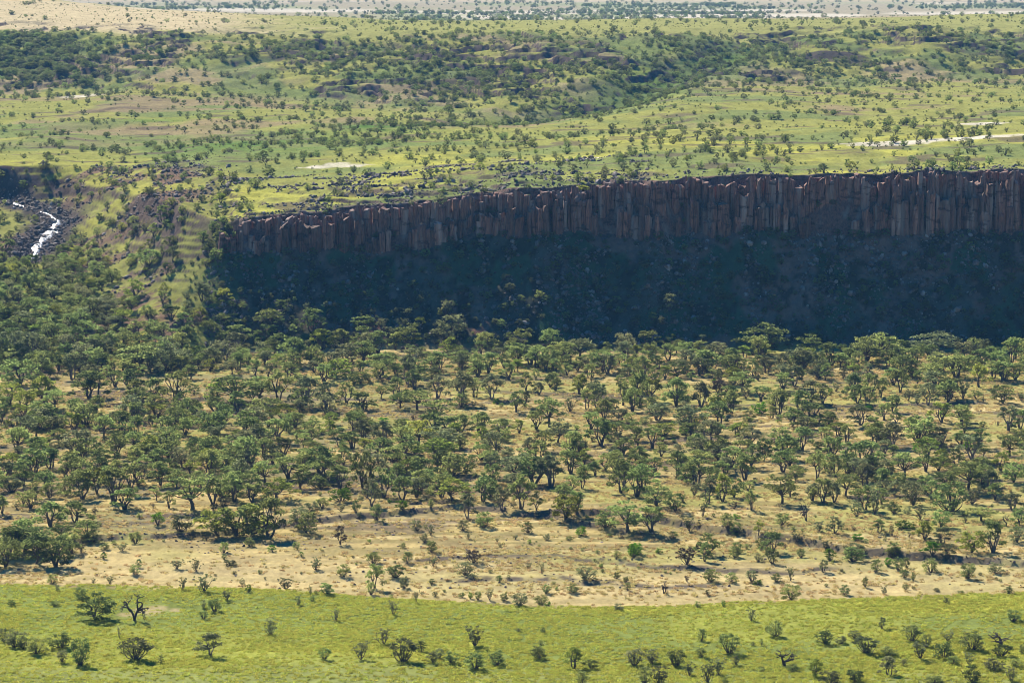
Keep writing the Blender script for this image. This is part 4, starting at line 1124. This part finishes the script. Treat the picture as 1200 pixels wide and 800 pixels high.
BANDS = {
    'tree': [(0, 300, 'on the high slopes beside the stream'), (300, 345, 'on the slope below the cascade'), (345, 375, 'in the wood under the stream'),
             (375, 398, 'along the upper edge of the wood'), (398, 413, 'at the foot of the shaded cliff'), (413, 426, 'in the second rank before the cliff'),
             (426, 440, 'in the third rank before the cliff'), (440, 453, 'in the fourth rank before the cliff'), (453, 467, 'in the fifth rank before the cliff'),
             (467, 480, 'in the sixth rank before the cliff'), (480, 496, 'in the seventh rank before the cliff'), (496, 512, 'in the eighth rank before the cliff'),
             (512, 530, 'in the ninth rank before the cliff'), (530, 550, 'in the tenth rank before the cliff'), (550, 572, 'in the wood behind its front ranks'),
             (572, 600, 'in the front rank of the wood'), (600, 640, 'at the front edge of the wood'), (640, 705, 'on the open dry grass'), (705, 900, 'on the green meadow')],
    'shrub': [(0, 175, 'on the far part of the plateau'), (175, 200, 'on the middle of the plateau'), (200, 262, 'near the lip of the cliff'), (262, 420, 'on the slope beneath the cliff'),
              (420, 520, 'in the dry grass amid the trees'), (520, 600, 'at the feet of the front trees'), (600, 628, 'along the dark cut bank'), (628, 655, 'on the upper strip of dry grass'),
              (655, 680, 'on the middle strip of dry grass'), (680, 706, 'by the far edge of the meadow'), (706, 732, 'on the far side of the meadow'), (732, 756, 'on the middle of the meadow'),
              (756, 775, 'on the near side of the meadow'), (775, 900, 'on the nearest grass of the meadow')],
    'dead tree': [(0, 520, 'amid the green trees'), (520, 690, 'on the dry grass'), (690, 900, 'on the green meadow')]}
LOOK = {'vase': 'many-stemmed', 'umbrella': 'flat-topped', 'round': 'round-crowned', 'bush': 'bushy', 'twiggy': 'thin twiggy', 'bare': 'leafless'}
TINT = {'mid': 'green', 'dark': 'dark green', 'grey': 'grey-green', 'yellow': 'yellowish green', 'bright': 'bright green', 'brown': 'brownish'}
labels = {}
for c, bands in BANDS.items():
    for lo, hi, where in bands:
        ids = sorted((i for i in single if cats[i] == c and lo <= PY[i] < hi), key=lambda i: PX[i])
        for k, i in enumerate(ids):
            p = plants[i]
            h = p[3]
            size = ('tall' if h > 7.6 else 'middling' if h > 5 else 'small') if c == 'tree' else ('big' if h > 2.9 else 'low' if h < 1.5 else 'middling')
            place = 'leftmost' if k == 0 else 'rightmost' if k == len(ids) - 1 else ordinal(k + 1) + ' from the left'
            if c == 'dead tree':
                size, tint = ('tall' if h > 4 else 'small'), 'grey'
            else:
                tint = TINT[p[6]]
            labels[i] = '%s %s %s %s, %s %s' % (size, tint, LOOK[p[5]], {'tree': 'tree', 'shrub': 'shrub', 'dead tree': 'dead tree'}[c], place, where)
GROUPS = {'tree': 'trees of the valley wood', 'shrub': 'shrubs in the grass', 'dead tree': 'dead trees in the grass'}
NAMES = {'tree': 'acacia_tree', 'shrub': 'shrub', 'dead tree': 'dead_tree'}
def slot_mat(o, m):
    o.material_slots[0].link = 'OBJECT'
    o.material_slots[0].material = m
for i in sorted(single, key=lambda i: -area[i]):
    x, y, z, h, w, kind, tone = plants[i]
    c = cats[i]
    tm, cm, both = PROTO[kind][rng.integers(len(PROTO[kind]))]
    root = link(bpy.data.objects.new(NAMES[c], None))
    root.empty_display_size = 0.3
    root.location = (x, y, z)
    root.rotation_euler = (0, 0, rng.random() * 6.28)
    root.scale = (w * 0.96, w * 0.96, h)
    tag(root, labels[i], c, GROUPS[c])
    t = link(bpy.data.objects.new('stems' if c == 'shrub' else 'trunk', tm)); t.parent = root
    if tone == 'grey' and kind in ('vase', 'round'):
        slot_mat(t, M['bark_pale'])
    if cm:
        cr = link(bpy.data.objects.new('foliage' if c == 'shrub' else 'crown', cm)); cr.parent = root
        slot_mat(cr, M['leaf_' + tone])
def tone_copy(me, tone):
    me = me.copy()
    me.materials[1] = M['leaf_' + tone]
    return me
def mass(name, ids, srcs):
    """srcs: list of (kind, tone)"""
    meshes, first = [], {}
    for k, t in srcs:
        first[k, t] = (len(meshes), min(4, len(PROTO[k])))
        for q in PROTO[k][:4]:
            meshes.append(tone_copy(q[2], t))
    pts = [plants[i][:3] for i in ids]
    scl = [(plants[i][4] * 0.96, plants[i][4] * 0.96, plants[i][3]) for i in ids]
    pid = [first[plants[i][5], plants[i][6]][0] + int(rng.integers(first[plants[i][5], plants[i][6]][1])) for i in ids]
    scatter(name, pts, rng.random(len(ids)) * 6.28, scl, pid, meshes)
others = [i for i in range(len(plants)) if i not in single and plants[i][5] != 'bare']
for name, ids in (('woodland_trees', [i for i in others if cats[i] == 'tree']), ('scrub', [i for i in others if cats[i] == 'shrub'])):
    mass(name, ids, sorted({plants[i][5:7] for i in ids}))
FX = np.concatenate([f[0] for f in far]); FY = np.concatenate([f[1] for f in far]); FZ = np.concatenate([f[2] for f in far]); FH = np.concatenate([f[3] for f in far])
meshes = [tone_copy(PROTO[k][i][2], t) for k, t, i in (('bush', 'dark', 0), ('bush', 'dark', 1), ('bush', 'mid', 2), ('bush', 'mid', 3), ('bush', 'grey', 3), ('round', 'dark', 0), ('round', 'mid', 1), ('vase', 'mid', 0), ('vase', 'grey', 2), ('twiggy', 'grey', 0), ('round', 'grey', 2))]
n = len(FX)
scatter('far_bushes', np.stack([FX, FY, FZ], -1), rng.random(n) * 6.28, np.stack([FH * 1.08, FH * 1.08, FH * 0.84], -1), rng.integers(0, len(meshes), n), meshes)

# ------------------------------------------------------------------ grass
def tuft(seed, n, spread, mat):
    rg = np.random.default_rng(seed)
    V, F = [], []
    for _ in range(n):
        a = rg.random() * 6.28
        r = spread * math.sqrt(rg.random())
        p = np.array((math.cos(a) * r, math.sin(a) * r, -0.05))
        tip = p + np.array((rg.normal() * 0.22, rg.normal() * 0.22, 0.6 + 0.5 * rg.random()))
        d = rg.random() * 6.28
        wv = np.array((math.cos(d), math.sin(d), 0)) * (0.06 + 0.06 * rg.random())
        k = len(V)
        V += [tuple(p - wv), tuple(p + wv), tuple(tip)]
        F.append((k, k + 1, k + 2))
    return mesh_from('tuft', V, F, [mat])
def grass(name, n, y0, y1, ok, mat, hts, wid, seed):
    x, y = sample(n, y0, y1, -25, 1225)
    z, s = land(x, y)
    k = ok(x, y, s)
    x, y, z = x[k], y[k], z[k]
    m = len(x)
    h = hts[0] + (hts[1] - hts[0]) * rng.random(m) * (0.5 + fbm(x / 8, y / 8, seed, 3))
    w = wid * (0.7 + 0.6 * rng.random(m))
    scatter(name, np.stack([x, y, z], -1), rng.random(m) * 6.28, np.stack([w, w, h], -1), rng.integers(0, 5, m), [tuft(seed + i, 26, 0.5, mat) for i in range(5)])
grass('meadow_grass', 60000, 440, 585, lambda x, y, s: (s < 1.0) & (rng.random(len(x)) < 0.35 + 0.65 * sstep(0.40, 0.62, fbm(x / 26.0, y / 16.0, 132, 3))) & (np.min([np.hypot((x - a) / 1.2, (y - b_) / 1.8) - r_ for a, b_, r_ in zip(hx0, hy0, (2.9, 2.4, 1.9, 1.4))], axis=0) > rng.normal(size=len(x)) * 2.6), M['grass_green'], (0.20, 0.45), 0.75, 31)
grass('dry_grass', 52000, 545, 915, lambda x, y, s: (s > 2.0) & (rng.random(len(x)) < 0.15 + 0.85 * sstep(0.40, 0.64, fbm(x / 60.0, y / 7.0, 103, 4))), M['grass_dry'], (0.22, 0.55), 0.95, 41)

# ------------------------------------------------------------------ what the setting and the masses look like
for nm, lab in {
        'meadow': 'yellow-green meadow along the near edge of the valley', 'valley_floor': 'dry straw-coloured valley floor under the scattered trees',
        'talus_slope': 'steep scree slope in blue shade beneath the cliff', 'cliff': 'dark red-brown cliff of upright basalt columns',
        'plateau': 'green grassy plateau above the cliff with pale bare pans', 'hillside': 'far hillside of dark scrub and rocky ledges',
        'far_plain': 'pale tan plain beyond the hill at the top of the view', 'gorge_slope': 'rocky green slopes of the gorge beside the stream',
        'stream': 'broken white cascade running down the rocky gorge', 'stream.001': 'upper reach of white water among the dark rocks',
        'boulders': 'dark boulders and scree along the cliff and gorge', 'stones': 'small dark stones in the dry valley grass',
        'woodland_trees': 'smaller trees filling the wood between the larger ones', 'scrub': 'low scrub on the slopes and in the grass',
        'far_bushes': 'countless small bushes dotting the plateau and far hills', 'meadow_grass': 'yellow-green grass tufts covering the meadow',
        'dry_grass': 'straw-coloured grass tufts on the valley floor'}.items():
    if nm in scene.objects:
        scene.objects[nm]['label'] = lab

# ------------------------------------------------------------------ the air
if HAZE > 0:
    m, nt, out = new_mat('haze')
    v = nt.nodes.new('ShaderNodeVolumePrincipled')
    v.inputs['Density'].default_value = HAZE
    v.inputs['Color'].default_value = (0.22, 0.54, 1.0, 1)
    v.inputs['Anisotropy'].default_value = 0.0
    nt.links.new(v.outputs[0], out.inputs['Volume'])
    zmin, zmax = float(Zg.min()) - 1.0, max(CAM_Z, float(Zg.max())) + 8.0
    X1, Y0, Y1 = float(np.abs(Xg).max()) + 200, -150.0, 14200.0
    V = [(a * X1, b, c) for c in (zmin, zmax) for a, b in ((-1, Y0), (1, Y0), (1, Y1), (-1, Y1))]
    F = [(3, 2, 1, 0), (4, 5, 6, 7), (0, 1, 5, 4), (1, 2, 6, 5), (2, 3, 7, 6), (3, 0, 4, 7)]
    tag(link(bpy.data.objects.new('haze', mesh_from('haze', V, F, [m]))), kind='stuff')
print('COUNTS', {c: (sum(1 for i in single if cats[i] == c), sum(1 for q in cats if q == c)) for c in set(cats)}, 'far', len(FX), 'verts', nr * nc, 'ranges', float(Zg.min()), float(Zg.max()))
